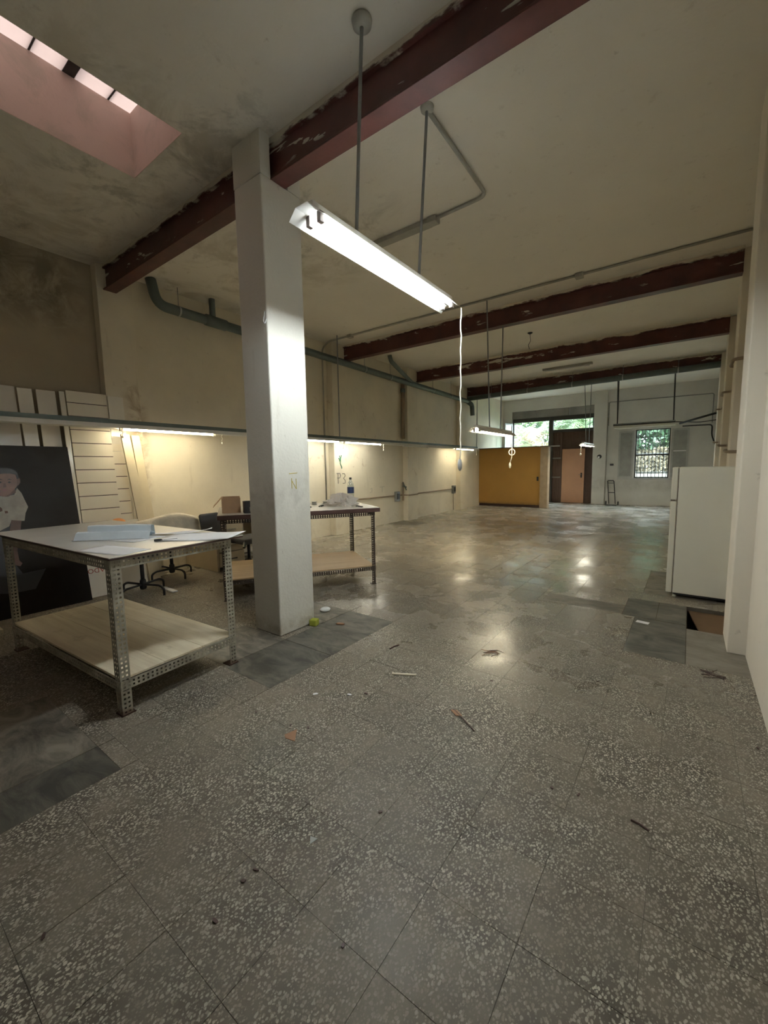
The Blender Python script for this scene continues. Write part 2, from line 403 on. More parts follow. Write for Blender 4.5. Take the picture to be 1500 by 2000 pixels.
# cement patches: x0,x1,y0,y1,material
patches = [(-3.28, -2.715, 1.645, 2.22, 'slab_mid'), (-2.71, -2.175, 1.64, 2.22, 'slab_dark'), (-2.715, -2.175, 2.225, 3.07, 'slab_dark'),
           (-3.28, -2.72, 2.65, 3.07, 'slab_mid'),
           (-3.3, -2.46, -.6, .735, 'slab_mid'), (-2.455, -2.17, -.6, .735, 'slab_dark'),
           (-.345, .045, 3.58, 4.46, 'slab_dark'), (-.455, -.185, 4.475, 5.08, 'slab_dark'), (-.18, .045, 4.475, 5.08, 'slab_dark'),
           (.05, .41, 3.58, 4.38, 'slab_light'), (-.345, .3, 5.34, 6.55, 'slab_mid'),
           (-1.21, -.46, 4.50, 4.79, 'slab_mid'), (-6.2, -5.45, 8.6, 9.35, 'slab_mid')]
pit = (.05, .42, 4.385, 5.08)
def clip_rects(r, holes):
    out = [r]
    for h in holes:
        nxt = []
        for a in out:
            x0, x1, y0, y1 = a
            if h[0] >= x1 or h[1] <= x0 or h[2] >= y1 or h[3] <= y0: nxt.append(a); continue
            if h[0] > x0: nxt.append((x0, h[0], y0, y1)); x0 = h[0]
            if h[1] < x1: nxt.append((h[1], x1, y0, y1)); x1 = h[1]
            if h[2] > y0: nxt.append((x0, x1, y0, h[2])); y0 = h[2]
            if h[3] < y1: nxt.append((x0, x1, h[3], y1)); y1 = h[3]
        out = nxt
    return [a for a in out if a[1]-a[0] > .012 and a[3]-a[2] > .012]
holes = [p[:4] for p in patches]+[pit]
m = MB()
for r in clip_rects((XL, .68, YB, YF), [pit]): m.box(r[0], r[1], r[2], r[3], -.30, -.0022)
m.build('mortar_bed', 'grout', floor)
near, far = [], []
i0 = int((XL-X0)/T)-1; i1 = int((.9-X0)/T)+1; j0 = int((YB-Y0)/T)-1; j1 = int((YF-Y0)/T)+1
for i in range(i0, i1+1):
    for j in range(j0, j1+1):
        x0, y0 = X0+i*T, Y0+j*T
        x1, y1 = min(x0+T, .85), min(y0+T, YF); x0 = max(x0, XL); y0 = max(y0, YB)
        if x1-x0 < .02 or y1-y0 < .02: continue
        for r in clip_rects((x0, x1, y0, y1), holes):
            cx, cy = (r[0]+r[1])/2, (r[2]+r[3])/2; area = (r[1]-r[0])*(r[3]-r[2])
            fwd = -cx*0+(-math.sin(yaw)*cx+math.cos(yaw)*cy); side = math.cos(yaw)*cx+math.sin(yaw)*cy
            vis = fwd > .55 and abs(side)/max(fwd, .1) < 1.05
            (near if vis else far).append((math.hypot(cx, cy)/math.sqrt(area), r))
near.sort(key=lambda t: t[0])
big, rest = near[:285], near[285:]+far
full = {}
def tile_mb(m, cx, cy, w, h, jit):
    g = .0009; z = [random.uniform(-jit, jit) for _ in range(4)]
    a, b_ = w/2-g, h/2-g
    top = [(cx-a, cy-b_, z[0]), (cx+a, cy-b_, z[1]), (cx+a, cy+b_, z[2]), (cx-a, cy+b_, z[3])]
    m.add([(x, y, -.012) for x, y, _ in top]+top, [(4, 5, 6, 7), (0, 1, 5, 4), (1, 2, 6, 5), (2, 3, 7, 6), (3, 0, 4, 7)])
for _, r in big:
    w, h = round(r[1]-r[0], 4), round(r[3]-r[2], 4)
    if (w, h) not in full:
        m = MB(); tile_mb(m, 0, 0, w, h, .0); o = m.build('tile', 'terrazzo', floor, recalc=False); full[(w, h)] = o.data
    else:
        o = bpy.data.objects.new('tile', full[(w, h)]); COL.objects.link(o); o.parent = floor
    o.location = ((r[0]+r[1])/2, (r[2]+r[3])/2, 0)
    o.rotation_euler = (random.uniform(-.0025, .0025), random.uniform(-.0025, .0025), 0)
m = MB()
for _, r in rest: tile_mb(m, (r[0]+r[1])/2, (r[2]+r[3])/2, r[1]-r[0], r[3]-r[2], .0008)
m.build('tile', 'terrazzo', floor, kind='stuff', recalc=False)
for x0, x1, y0, y1, mt in patches:
    m = MB(); tile_mb(m, (x0+x1)/2, (y0+y1)/2, x1-x0, y1-y0, .0004); m.build('cement_slab', mt, floor, recalc=False)['label'] = 'grey cement slab patched into the terrazzo'
# the pit: brown board lying just below the floor, cut across one corner
MB().box(pit[0], pit[1], pit[2], pit[3], -.29, -.24).build('pit_bottom', 'pit_dark', floor)
MB().prism([(pit[0]+.13, pit[2]+.005, -.10), (pit[1]-.002, pit[2]+.005, -.10), (pit[1]-.002, pit[3]-.005, -.05), (pit[0]+.012, pit[3]-.005, -.05)], (0, 0, .012)).build('pit_board', 'pit', floor)

# ceiling with the skylight opening
SX0, SX1, SY0, SY1 = -4.12, -3.30, -1.6, 1.915
m = MB()
for r in clip_rects((XL-.2, .95, YB-.2, YF+.2), [(SX0, SX1, SY0, SY1)]): m.box(r[0], r[1], r[2], r[3], ZC, ZC+.12)
ceil = ST(m.build('ceiling', 'ceiling', origin=(-3, 7, ZC)))
m = MB(); ZS = 4.575
m.box(SX0-.12, SX0+.004, SY0-.12, SY1+.12, ZC+.002, ZS); m.box(SX1-.004, SX1+.12, SY0-.12, SY1+.12, ZC+.002, ZS)
m.box(SX0+.004, SX1-.004, SY1-.004, SY1+.12, ZC+.002, ZS); m.box(SX0+.004, SX1-.004, SY0-.12, SY0+.004, ZC+.002, ZS)
m.build('skylight_shaft', 'shaft', ceil)
sk = ST(bpy.data.objects.new('window_4', None)); COL.objects.link(sk); sk.location = (-3.72, .2, ZS)
ys = [SY0, -.9, -.2, .52, 1.25, 1.45, 1.78, SY1+.02]
for k, (a, b_) in enumerate(((SY0, -1.0), (-.97, -.2), (-.17, .55), (.58, 1.21), (1.222, 1.42), (1.50, 1.735), (1.747, 2.02))):
    MB().box(SX0-.1, SX1+.1, a, b_, ZS+.004, ZS+.010).build('pane', 'skysheet', sk)
for a, b_, h in ((-1.0, -.97, .03), (-.2, -.17, .03), (.55, .58, .03), (1.21, 1.222, .03), (1.42, 1.50, .06), (1.735, 1.747, .03)):
    MB().box(SX0-.1, SX1+.1, a, b_, ZS+.001, ZS+h).build('glazing_bar', 'frame_dark', sk)

# left wall: main run and the browner, darker bay at the near end
wl = ST(MB().box(XL-.2, XL, YB, YF+.2, -.30, ZC).build('wall_left', 'wall_left', origin=(XL-.1, 7, 0)))
MB().box(XL, XL+.012, YB, 2.27, 0, ZC).build('brown_plaster', 'wall_brown', wl)
for y0, y1 in ((2.27, 2.68), (6.5, 6.92), (9.36, 9.86), (12.55, 13.05)):
    MB().box(XL, -6.09, y0, y1, 0, ZC).build('pilaster', 'wall_left', wl, bevel=.006)
# right wall
m = MB()
m.prism([(.41, YB, -.3), (.41, 4.2, -.3), (.545, 4.25, -.3), (.665, YF+.2, -.3), (.9, YF+.2, -.3), (.9, YB, -.3)], (0, 0, ZC+.3))
wr = ST(m.build('wall_right', 'wall_right', origin=(.7, 6, 0)))
for x, y0, y1 in ((.30, 3.98, 4.42), (.405, 6.95, 7.4), (.449, 9.95, 10.4), (.478, 12.95, 13.4)):
    MB().box(x, .62, y0, y1, 0, ZC).build('pilaster', 'wall_right', wr, bevel=.008)
ST(MB().box(XL-.2, .9, YB-.2, YB, -.3, ZC).build('wall_back', 'wall_right'))
# far wall with openings
FW0, FW1 = YF, YF+.25
def wall_with(rects, x0, x1, z0, z1, y0, y1, m):
    xs = sorted({x0, x1, *[r[0] for r in rects], *[r[1] for r in rects]}); zs = sorted({z0, z1, *[r[2] for r in rects], *[r[3] for r in rects]})
    for a, b_ in zip(xs, xs[1:]):
        for c, d in zip(zs, zs[1:]):
            if any(r[0] <= (a+b_)/2 <= r[1] and r[2] <= (c+d)/2 <= r[3] for r in rects): continue
            m.box(a, b_, y0, y1, c, d)
m = MB(); wall_with([(-5.89, -4.41, .95, 3.59), (-4.41, -2.88, -.02, 3.59), (-1.555, -.56, .95, 2.61)], XL-.2, .9, -.3, ZC, FW0, FW1, m)
wf = ST(m.build('wall_far', 'wall_far', origin=(-3, FW0, 0)))
MB().box(-2.86, -2.44, FW0-.09, FW0, 0, ZC).build('pilaster', 'wall_far', wf, bevel=.006)
for a, b_ in ((-5.89, -4.93), (-4.92, -3.74), (-3.73, -2.88)):
    MB().box(a, b_-.012, FW0+.07, FW1, 3.30, 3.585).build('lintel_block', 'concrete', wf, bevel=.012)
MB().box(-5.95, -2.8, FW0-.02, FW0+.0, 3.59, 3.63).build('ledge', 'wall_far', wf)

# ------------------------------------------------------------ far openings
def win(name, x0, x1, z0, z1, y, t, mat, bars=(), trans=()):
    r = ST(bpy.data.objects.new(name, None)); COL.objects.link(r); r.location = ((x0+x1)/2, y, z0)
    m = MB(); m.box(x0, x0+t, y, y+.06, z0, z1); m.box(x1-t, x1, y, y+.06, z0, z1); m.box(x0+t, x1-t, y, y+.06, z1-t, z1); m.box(x0+t, x1-t, y, y+.06, z0, z0+t)
    for z in trans: m.box(x0+t, x1-t, y, y+.06, z-.025, z+.025)
    m.build('window_frame', mat, r)
    zz = [z0+t]+list(trans)+[z1-t]
    for a, b_ in zip(zz, zz[1:]): MB().box(x0+t, x1-t, y+.025, y+.03, a, b_).build('pane', 'glass', r)
    return r
w1 = win('window_1', -5.89, -4.41, .95, 3.27, FW0+.10, .06, 'frame_dark')
MB().box(-5.87, -4.43, FW0+.04, FW0+.2, 3.15, 3.29).build('head_rail', 'frame_dark', w1)
# open casement leaf
mt = Matrix.Translation((-5.86, FW0-.02, 0)) @ Matrix.Rotation(math.radians(-102), 4, 'Z')
m = MB(); m.box(0, .56, -.02, .02, 1.05, 1.10, mt); m.box(0, .56, -.02, .02, 3.06, 3.12, mt); m.box(0, .05, -.02, .02, 1.1, 3.06, mt); m.box(.51, .56, -.02, .02, 1.1, 3.06, mt); m.box(.05, .51, -.02, .02, 2.62, 2.66, mt); m.box(.05, .51, -.02, .02, 2.1, 2.14, mt)
lf = m.build('casement', 'frame_grey', w1); MB().box(.05, .51, -.004, .004, 1.1, 3.06, mt).build('pane', 'glass', lf)
w3 = win('window_3', -4.32, -2.90, 2.76, 3.17, FW0+.10, .03, 'frame_dark')
MB().box(-4.42, -2.88, FW0+.04, FW0+.2, 3.14, 3.29).build('head_rail', 'frame_dark', w3)
# gate of dark slats
def slat_gate(x0, x1, z0, z1, y, name, r, n=None):
    p = MB(); p.box(x0, x1, y+.02, y+.03, z0, z1)
    k = n or max(3, int((x1-x0)/.055)); b_ = MB(); w = (x1-x0)/k
    for i in range(k): b_.box(x0+i*w+.008, x0+(i+1)*w-.008, y, y+.02, z0+.03, z1-.03)
    o = p.build(name, 'gate', r); b_.build('slat', 'gate', o, kind='stuff'); return o
g = ST(bpy.data.objects.new('door_2', None)); COL.objects.link(g); g.location = (-3.65, FW0+.1, 0)
MB().box(-4.42, -4.30, FW0+.05, FW0+.2, 0, 3.2).build('mullion', 'frame_dark', g)
MB().box(-3.99, -3.95, FW0+.06, FW0+.14, 0, 2.72).build('post', 'gate', g)
MB().box(-4.3, -2.88, FW0+.05, FW0+.16, 2.68, 2.77).build('rail', 'frame_dark', g)
slat_gate(-4.30, -3.99, .03, .95, FW0+.09, 'lower_panel', g); slat_gate(-4.30, -3.99, 1.0, 1.68, FW0+.09, 'middle_panel', g); slat_gate(-4.30, -3.99, 1.73, 2.68, FW0+.09, 'upper_panel', g)
for z in (.975, 1.705): MB().box(-4.30, -3.99, FW0+.07, FW0+.11, z-.02, z+.02).build('cross_rail', 'rod', g)
slat_gate(-3.95, -2.90, 2.06, 2.68, FW0+.10, 'fascia_panel', g); slat_gate(-3.15, -2.88, .0, 2.06, FW0+.12, 'side_panel', g)
MB().box(-4.42, -2.88, FW0+.19, FW0+.21, -.02, 2.74).build('daylight_stop', 'gate', g)  # added sheet that stops daylight leaking round the door and slats
d1 = ST(bpy.data.objects.new('door_1', None)); COL.objects.link(d1); d1.location = (-3.54, FW0+.06, 0)
MB().box(-3.94, -3.15, FW0+.04, FW0+.08, .012, 2.04).build('door_leaf', 'door', d1, bevel=.004)
MB().box(-3.27, -3.22, FW0+.02, FW0+.04, .96, 1.14).build('lock', 'black', d1); MB().tube([(-3.245, FW0+.03, 1.08), (-3.245, FW0-.02, 1.08), (-3.33, FW0-.02, 1.08)], .008).build('door_handle', 'rod', d1)
MB().prism([(-3.62+.07*math.cos(a*PI/6), FW0+.0395, 1.5+.06*math.sin(a*PI/6)) for a in range(12)], (0, -.001, 0)).build('sticker', 'door', d1)
# window 2 with shutters and bars
w2 = win('window_2', -1.56, -.555, .95, 2.62, FW0+.06, .045, 'frame_dark', trans=(1.74,))
for k in range(9):
    x = -1.48+k*.1065; MB().tube([(x, FW0+.16, .97), (x, FW0+.16, 2.6)], .013, 6).build('bar', 'bars', w2)
for z in (1.12, 2.35): MB().box(-1.55, -.56, FW0+.155, FW0+.165, z-.012, z+.012).build('cross_bar', 'bars', w2)
MB().box(-2.06, -.03, FW0-.03, FW0+.02, .90, .945).build('window_sill', 'frame_grey', w2)
for x0, x1, s in ((-2.05, -1.60, -1), (-.52, -.06, 1)):
    m = MB(); y = FW0-.05
    m.box(x0, x1, y, y+.035, .96, 1.02); m.box(x0, x1, y, y+.035, 2.52, 2.58); m.box(x0, x0+.05, y, y+.035, 1.02, 2.52); m.box(x1-.05, x1, y, y+.035, 1.02, 2.52)
    sh = m.build('shutter', 'frame_grey', w2); MB().box(x0+.05, x1-.05, y+.012, y+.022, 1.02, 2.52).build('shutter_panel', 'shutter', sh)
MB().box(-.46, -.12, FW0-.045, FW0-.028, 1.83, 1.865).build('handle_bar', 'paper', w2)['label'] = 'white reflective strip on right shutter'
# recess frame (conduit outline) on far wall
ST(MB().box(-2.44, -2.415, FW0-.03, FW0, 0, 3.62).build('trim_1', 'conduit'))
cond = MB().tube(bend([(-2.40, FW0-.03, 2.80), (-2.40, FW0-.03, 3.62), (.50, FW0-.03, 3.60), (.50, FW0-.03, 2.7)], .06), .014, 8)
tag(cond.build('conduit', 'rod'), 'thin dark conduit framing far wall above shuttered window', 'conduit')
tag(MB().box(-2.30, -2.19, FW0-.035, FW0, 1.39, 1.46).build('wall_socket', 'black'), 'small black box on far wall above the sack truck', 'socket')
pc = thing('pilaster_switch', 'round black and white fitting on pier beside the far doorway', 'switch', (-2.66, FW0-.1, 1.72))
m = MB(); m.prism([(-2.64+.075*math.cos(a*PI/8), FW0-.091, 1.72+.075*math.sin(a*PI/8)) for a in range(16)], (0, -.02, 0)); m.build('plate', 'black', pc)
MB().box(-2.69, -2.63, FW0-.122, FW0-.111, 1.66, 1.73).build('button', 'paper', pc)

# ------------------------------------------------------------ outside
out = ST(MB().box(-30, 20, FW1, 60, -.45, -.03).build('ground', 'street'))
ST(MB().box(-30, 20, 21, 24, -.03, -.01).build('lawn_strip', 'lawn'))
gw = MB().box(-22, 12, 24.0, 24.25, -.03, .95); tag(gw.build('garden_wall', 'white_wall'), 'low white garden wall beyond the barred window', 'wall')
fr = thing('garden_fence', 'dark railing standing on the low white garden wall outside', 'fence', (-3, 24.1, .95))
m = MB(); m.box(-10, 8, 24.09, 24.13, 1.9, 1.95); m.box(-10, 8, 24.09, 24.13, 1.0, 1.05); m.build('fence_rail', 'bars', fr)
m = MB()
for k in range(120): m.box(-10+k*.15, -9.98+k*.15, 24.1, 24.12, .95, 2.0)
m.build('fence_bar', 'bars', fr, kind='stuff')
def leafcloud(c, r, n, size, mb):
    for _ in range(n):
        while True:
            d = Vector((random.uniform(-1, 1), random.uniform(-1, 1), random.uniform(-1, 1)))
            if .2 < d.length < 1: break
        p = Vector(c)+Vector((d.x*r[0], d.y*r[1], d.z*r[2])); a = Vector((random.gauss(0, 1), random.gauss(0, 1), random.gauss(0, 1))).normalized(); b_ = a.orthogonal().normalized(); b_ = (b_*math.cos(1)+a.cross(b_)*math.sin(random.random()*6)).normalized()
        s = size*random.uniform(.6, 1.3); mb.add([p-a*s, p+b_*s*.4, p+a*s, p-b_*s*.4], [(0, 1, 2, 3)])
def palm(x, y, h, n, L, name, label, dry=.25, lean=0):
    r = thing('palm_tree', label, 'palm tree', (x, y, -.03), 0)
    MB().tube([(x, y, -.03), (x+lean*.5, y, h*.5), (x+lean, y, h)], [.28, .22, .2], 12).build('trunk', 'trunk', r, smooth=True)
    mbs = {'frond': MB(), 'frond_dry': MB()}
    for k in range(n):
        az = k*2.399+random.uniform(-.2, .2); el = random.uniform(-.5, 1.25); mb = mbs['frond_dry' if el < -.5+dry*3 and random.random() < .75 else 'frond']
        d = Vector((math.cos(az), math.sin(az), 0)); p = Vector((x+lean, y, h)); prev = p.copy(); v = (d*math.cos(el)+Vector((0, 0, math.sin(el))))
        seg = 14
        for s in range(seg):
            q = prev+v*(L/seg); v = (v-Vector((0, 0, .16))).normalized()
            side = v.cross(Vector((0, 0, 1)))
            if side.length < .1: side = Vector((1, 0, 0))
            side.normalize(); w = .55*L/3*math.sin(PI*(s+1.2)/(seg+2))
            mb.add([prev-side*.015, prev+side*.015, q+side*.012, q-side*.012], [(0, 1, 2, 3)])
            for t in range(4):
                o_ = prev.lerp(q, t/4)
                for sg in (-1, 1):
                    tip = o_+side*sg*w+v*w*.75-Vector((0, 0, w*random.uniform(.15, .5))); mb.add([o_-v*.012, o_+v*.016, tip], [(0, 1, 2)])
            prev = q
    mbs['frond'].build('crown', 'frond', r, kind='stuff', recalc=False)
    if mbs['frond_dry'].v: mbs['frond_dry'].build('dry_frond', 'frond_dry', r, kind='stuff', recalc=False)
palm(-6.7, 21.2, 2.5, 70, 3.2, 'a', 'palm tree with many drooping dry fronds seen through left transom', .5)
palm(-4.3, 22.4, 3.3, 60, 3.0, 'b', 'taller palm tree with green fronds above the salmon door', .1)
palm(-10.5, 24.0, 4.0, 50, 3.4, 'c', 'palm tree farthest left behind the yellow booth', .2)
def tree(x, y, h, r, n, mat, label, size=.16):
    t = thing('tree', label, 'tree', (x, y, -.03))
    MB().tube([(x, y, -.03), (x+.1, y, h-r*.4)], [.2, .12], 10).build('trunk', 'trunk', t)
    mb = MB(); leafcloud((x, y, h), (r, r, r*.9), n, size, mb); mb.build('crown', mat, t, kind='stuff', recalc=False)
tree(-2.6, 27, 4.2, 2.6, 7000, 'foliage_dark', 'dark green tree filling the upper left of the barred window')
tree(-.2, 28, 4.0, 2.4, 6000, 'foliage', 'brighter green tree at the right of the barred window')
tree(-5.6, 31, 4.8, 3.2, 6000, 'foliage', 'green tree standing behind the taller palm')
tree(-12.5, 32, 5, 4, 7000, 'foliage', 'broad green tree far left beyond the palms')
tree(-8.8, 34, 6, 4, 6500, 'foliage_dark', 'dark green tree between the palms')
m = MB(); leafcloud((-2, 26.2, 1.2), (5, .6, 1.1), 17000, .12, m)
tag(m.build('hedge', 'hedge', recalc=False), 'yellowish dry hedge behind the garden railing', 'hedge')

# ------------------------------------------------------------ beams, column
def ibeam(x0, x1, yfar, label, z0=3.74, z1=ZC, fl=.15, grp=None):
    y0, y1 = yfar-fl, yfar; r = thing('steel_beam', label, 'beam', ((x0+x1)/2, (y0+y1)/2, z0))
    yc = (y0+y1)/2
    MB().box(x0, x1, y0, y1, z0, z0+.018).build('lower_flange', 'beam', r, bevel=.003)
    MB().box(x0, x1, yc-.035, yc+.035, z0+.018, z1).build('web', 'beam', r)
    MB().box(x0, x1, y0+.01, y1-.01, z1-.05, z1-.001).build('upper_flange', 'beam', r)
    return r
ibeam(-6.09, .41, 2.49, 'dark red steel beam crossing over the square column, nearest the camera')
ibeam(-6.09, .405, 7.0, 'dark red steel beam just beyond the bright hanging lamp')
ibeam(-6.24, .449, 9.95, 'dark red steel beam, third from the camera')
ibeam(-6.24, .478, 13.13, 'dark red steel beam with the drain pipe along it, farthest')
col = thing('square_column', 'freestanding white square column between the two worktables', 'column', (-2.96, 2.42, 0))
cx0, cx1, cy0, cy1 = -3.135, -2.785, 2.235, 2.64
MB().box(cx0, cx1, cy0, cy1, 0, 3.735).build('shaft', 'column', col, bevel=.012)
m = MB(); m.box(cx0, cx1, cy0, 2.33, 3.735, ZC); m.box(cx0, cx1, 2.505, cy1, 3.735, ZC); m.build('cap', 'column', col)
m = MB()
for a, b_ in (((-2.7845, 2.425, 1.37), (-2.7845, 2.425, 1.28)), ((-2.7845, 2.425, 1.35), (-2.7845, 2.475, 1.275)), ((-2.7845, 2.475, 1.365), (-2.7845, 2.475, 1.275)), ((-2.7845, 2.40, 1.41), (-2.7845, 2.49, 1.415))):
    m.tube([a, b_], .0035, 5)
m.build('paint_mark', 'ink_yellow', col)
tag(MB().tube(bend([(-2.79, 2.22, 2.70), (-2.79, 2.20, 2.62), (-2.77, 2.2, 2.60), (-2.765, 2.215, 2.64)], .01), .005, 6).build('hook', 'frame_grey'), 'small bent hook on the column edge high up', 'hook')

# ------------------------------------------------------------ hanging lamps
def lamp(name, label, x, y0, y1, z, tube, rods, w=.20, tray='reflector', lit=True, ry=0, grp=None):
    r = thing(name, label, 'lamp', (x, (y0+y1)/2, z), 0, grp); xw = w/2
    m = MB()   # trough reflector open below
    prof = [(-xw, z), (-xw*.45, z+.055), (xw*.45, z+.055), (xw, z)]
    m.grid(lambda u, v: Vector((prof[round(u*3)][0]+x, y0+(y1-y0)*v, prof[round(u*3)][1])), 3, 1)
    m.build('reflector', tray, r, solid=0 if tray == 'lamp_tray' else .003)
    MB().box(x-.035, x+.035, y0+.05, y1-.05, z+.057, z+.095).build('ballast_box', 'reflector', r, bevel=.004)
    for s in (-1, 1):
        MB().tube([(x+s*.042, y0+.12, z+.018), (x+s*.042, y1-.10, z+.018)], .013, 12).build('tube', tube, r, smooth=True)
        for yy, e in ((y0+.12, -1), (y1-.10, 1)):
            h = MB(); h.box(x+s*.042-.014, x+s*.042+.014, min(yy, yy+e*.035), max(yy, yy+e*.035), z-.006, z+.052); h.build('lamp_holder', 'cap', r, bevel=.003)
    for xx, yy, zt in rods:
        MB().tube([(xx, yy, zt), (x, yy, z+.09)], .011, 8).build('rod', 'rod', r)
    return r
L1 = lamp('pendant_lamp', 'large twin-tube fluorescent lamp hanging bright beside the column', -1.745, 1.66, 3.40, 2.80, 'tube_main', [(-1.67, 2.12, ZC), (-1.667, 2.86, ZC)], tray='lamp_tray')
MB().lathe((-1.67, 2.12, ZC-.045), [(.02, 0), (.055, .006), (.06, .03), (.055, .044)], 20).build('ceiling_rose', 'conduit', L1, smooth=True)
MB().lathe((-1.667, 2.86, ZC-.035), [(.02, 0), (.045, .006), (.05, .03), (.045, .034)], 20).build('ceiling_rose', 'conduit', L1, smooth=True)
L2 = lamp('pendant_lamp', 'twin-tube lamp glowing in front of the yellow booth', -2.62, 5.85, 7.45, 1.97, 'tube_far', [(-2.69, 6.44, ZC), (-2.60, 6.91, 3.74)])
L3 = lamp('pendant_lamp', 'small lit lamp seen end-on before the salmon door', -2.53, 13.15, 14.75, 2.0, 'tube_neutral', [(-2.63, 13.65, ZC), (-2.52, 14.1, ZC)])
# dead lamp over the window, along x
L4 = thing('pendant_lamp', 'long unlit lamp on black brackets above the shuttered window', 'lamp', (-1.2, 15, 2.6))
m = MB(); m.prism([(-2.0, 14.93, 2.70), (-2.0, 15.07, 2.70), (-2.0, 15.10, 2.66), (-2.0, 14.90, 2.66)], (1.6, 0, 0)); m.build('housing', 'rod', L4)
MB().box(-2.0, -.4, 14.9, 15.1, 2.635, 2.66).build('black_band', 'black', L4)
MB().prism([(-1.98, 14.92, 2.635), (-1.98, 15.08, 2.635), (-1.98, 15.13, 2.555), (-1.98, 14.87, 2.555)], (1.58, 0, 0)).build('reflector', 'reflector', L4)
for s in (-.04, .04): MB().tube([(-1.9, 15+s, 2.54), (-.5, 15+s, 2.54)], .013, 10).build('tube', 'tube_off', L4, smooth=True)
for xx in (-1.92, -.47):
    for dy in (-.1, .1): MB().tube([(xx, 15+dy, ZC), (xx+.02, 15, 2.69)], .018, 6).build('bracket', 'black', L4)
# ceiling batten, unlit
b4 = thing('ceiling_batten', 'old unlit tube batten fixed on ceiling between third and fourth beams', 'lamp', (-2.75, 11.95, ZC-.06))
MB().box(-3.36, -2.13, 11.90, 12.0, ZC-.05, ZC-.001).build('housing', 'conduit', b4, bevel=.004)
MB().tube([(-3.3, 11.95, ZC-.075), (-2.2, 11.95, ZC-.075)], .014, 10).build('tube', 'tube_off', b4)
# cords
def cord(label, pts, r=.004, ball=None, grp=None, plug=None):
    t = thing('pull_cord', label, 'cord', pts[0], 0, grp)
    MB().tube(pts, r, 6).build('string', 'cord', t, smooth=True)
    if ball:
        p = Vector(pts[-1]); MB().lathe(p-Vector((0, 0, ball*2.2)), [(ball*.3, 0), (ball, ball*.7), (ball*.8, ball*1.6), (ball*.25, ball*2.3)], 10).build('pull_knob', 'cord', t, smooth=True)
    if plug:
        p = Vector(pts[-1]); MB().lathe(p-Vector((0, 0, .10)), [(.006, 0), (.019, .022), (.021, .06), (.014, .095), (.005, .11)], 12).build('socket', plug, t, smooth=True)
    return t
wig = lambda x, y, z0, z1, a, n=14: [(x+a*math.sin(i*1.9), y+a*math.cos(i*1.3), z0+(z1-z0)*i/n) for i in range(n+1)]
cord('long white flex hanging from the bright lamp to a grey socket', wig(-1.645, 3.385, 2.80, 1.51, .004, 22), .0065, plug='frame_grey')
loop = [(-2.60, 7.42, 1.97), (-2.60, 7.43, 1.83), (-2.595, 7.44, 1.75)]+[(-2.60-.055*math.sin(a), 7.44, 1.69+.055*math.cos(a)) for a in [k*PI/6 for k in range(0, 13)]]+[(-2.60, 7.44, 1.60), (-2.63, 7.44, 1.50)]
cord('white flex with a knotted loop below the second lamp', loop, .008, plug='cord')
cord('short white flex below the end-on lamp near the door', wig(-2.60, 13.3, 2.0, 1.78, .004, 6), .012, ball=.03)

# rail with fluorescent strips along the left
RX, RZ = -5.72, 2.035
rail = thing('lighting_rail', 'long dark green steel rail with reflector strips along left wall', 'rail', (RX, 6, RZ))
MB().box(RX-.03, RX+.03, -1.2, 13.0, RZ, RZ+.05).build('channel', 'rail', rail)
m = MB()
for a, b_ in (((-.03, RZ-.001), (-.085, RZ-.055)), ((.03, RZ-.001), (.085, RZ-.055))):
    m.add([(RX+a[0], -1.2, a[1]), (RX+b_[0], -1.2, b_[1]), (RX+b_[0], 13.0, b_[1]), (RX+a[0], 13.0, a[1])], [(0, 1, 2, 3)])
m.add([(RX-.03, -1.2, RZ-.002), (RX+.03, -1.2, RZ-.002), (RX+.03, 13.0, RZ-.002), (RX-.03, 13, RZ-.002)], [(0, 1, 2, 3)])
m.build('reflector', 'reflector', rail, solid=.002)
for (x, y, zt) in ((RX, 6.28, ZC), (RX, 13.0-.02, 3.6), (RX, 0.2, ZC)): MB().tube([(x, y, zt), (x, y, RZ+.05)], .012, 8).build('rod', 'rod', rail)
strips = [(.55, 1.75, 'tube_off', 'strip tube hidden by frame edge above the poster'), (2.27, 3.52, 'tube_warm', 'lit warm fluorescent tube under rail left of the column'),
          (5.15, 6.25, 'tube_neutral', 'lit fluorescent tube under rail just right of the column'), (6.42, 7.66, 'tube_neutral', 'lit fluorescent tube under rail behind the water bottle'),
          (8.6, 9.8, 'tube_off', 'unlit tube under rail before the wall valve'), (11.45, 12.7, 'tube_warm', 'lit warm tube at the far end of rail')]
for y0, y1, mt_, lb in strips[1:]:
    t = thing('tube_lamp', lb, 'lamp', (RX, (y0+y1)/2, RZ-.06))
    MB().tube([(RX, y0, RZ-.06), (RX, y1, RZ-.06)], .015, 12).build('tube', mt_, t, smooth=True)
    for yy in (y0, y1): MB().box(RX-.018, RX+.018, yy-.02, yy+.02, RZ-.085, RZ-.004).build('lamp_holder', 'reflector', t, bevel=.003)
for y, dz, lb in ((2.26, .13, 'left end of the tube left of column'), (3.62, .17, 'right end of the tube left of column'), (6.33, .16, 'joint of the tubes right of column'),
                  (7.70, .18, 'far end of the tubes right of column'), (8.95, .16, 'unlit tube before the wall valve'), (12.85, .22, 'far end of the rail')):
    cord('short white pull cord at the '+lb, wig(RX+.05, y, RZ-.05, RZ-.05-dz*.7, .008, 8), .005, ball=.014)

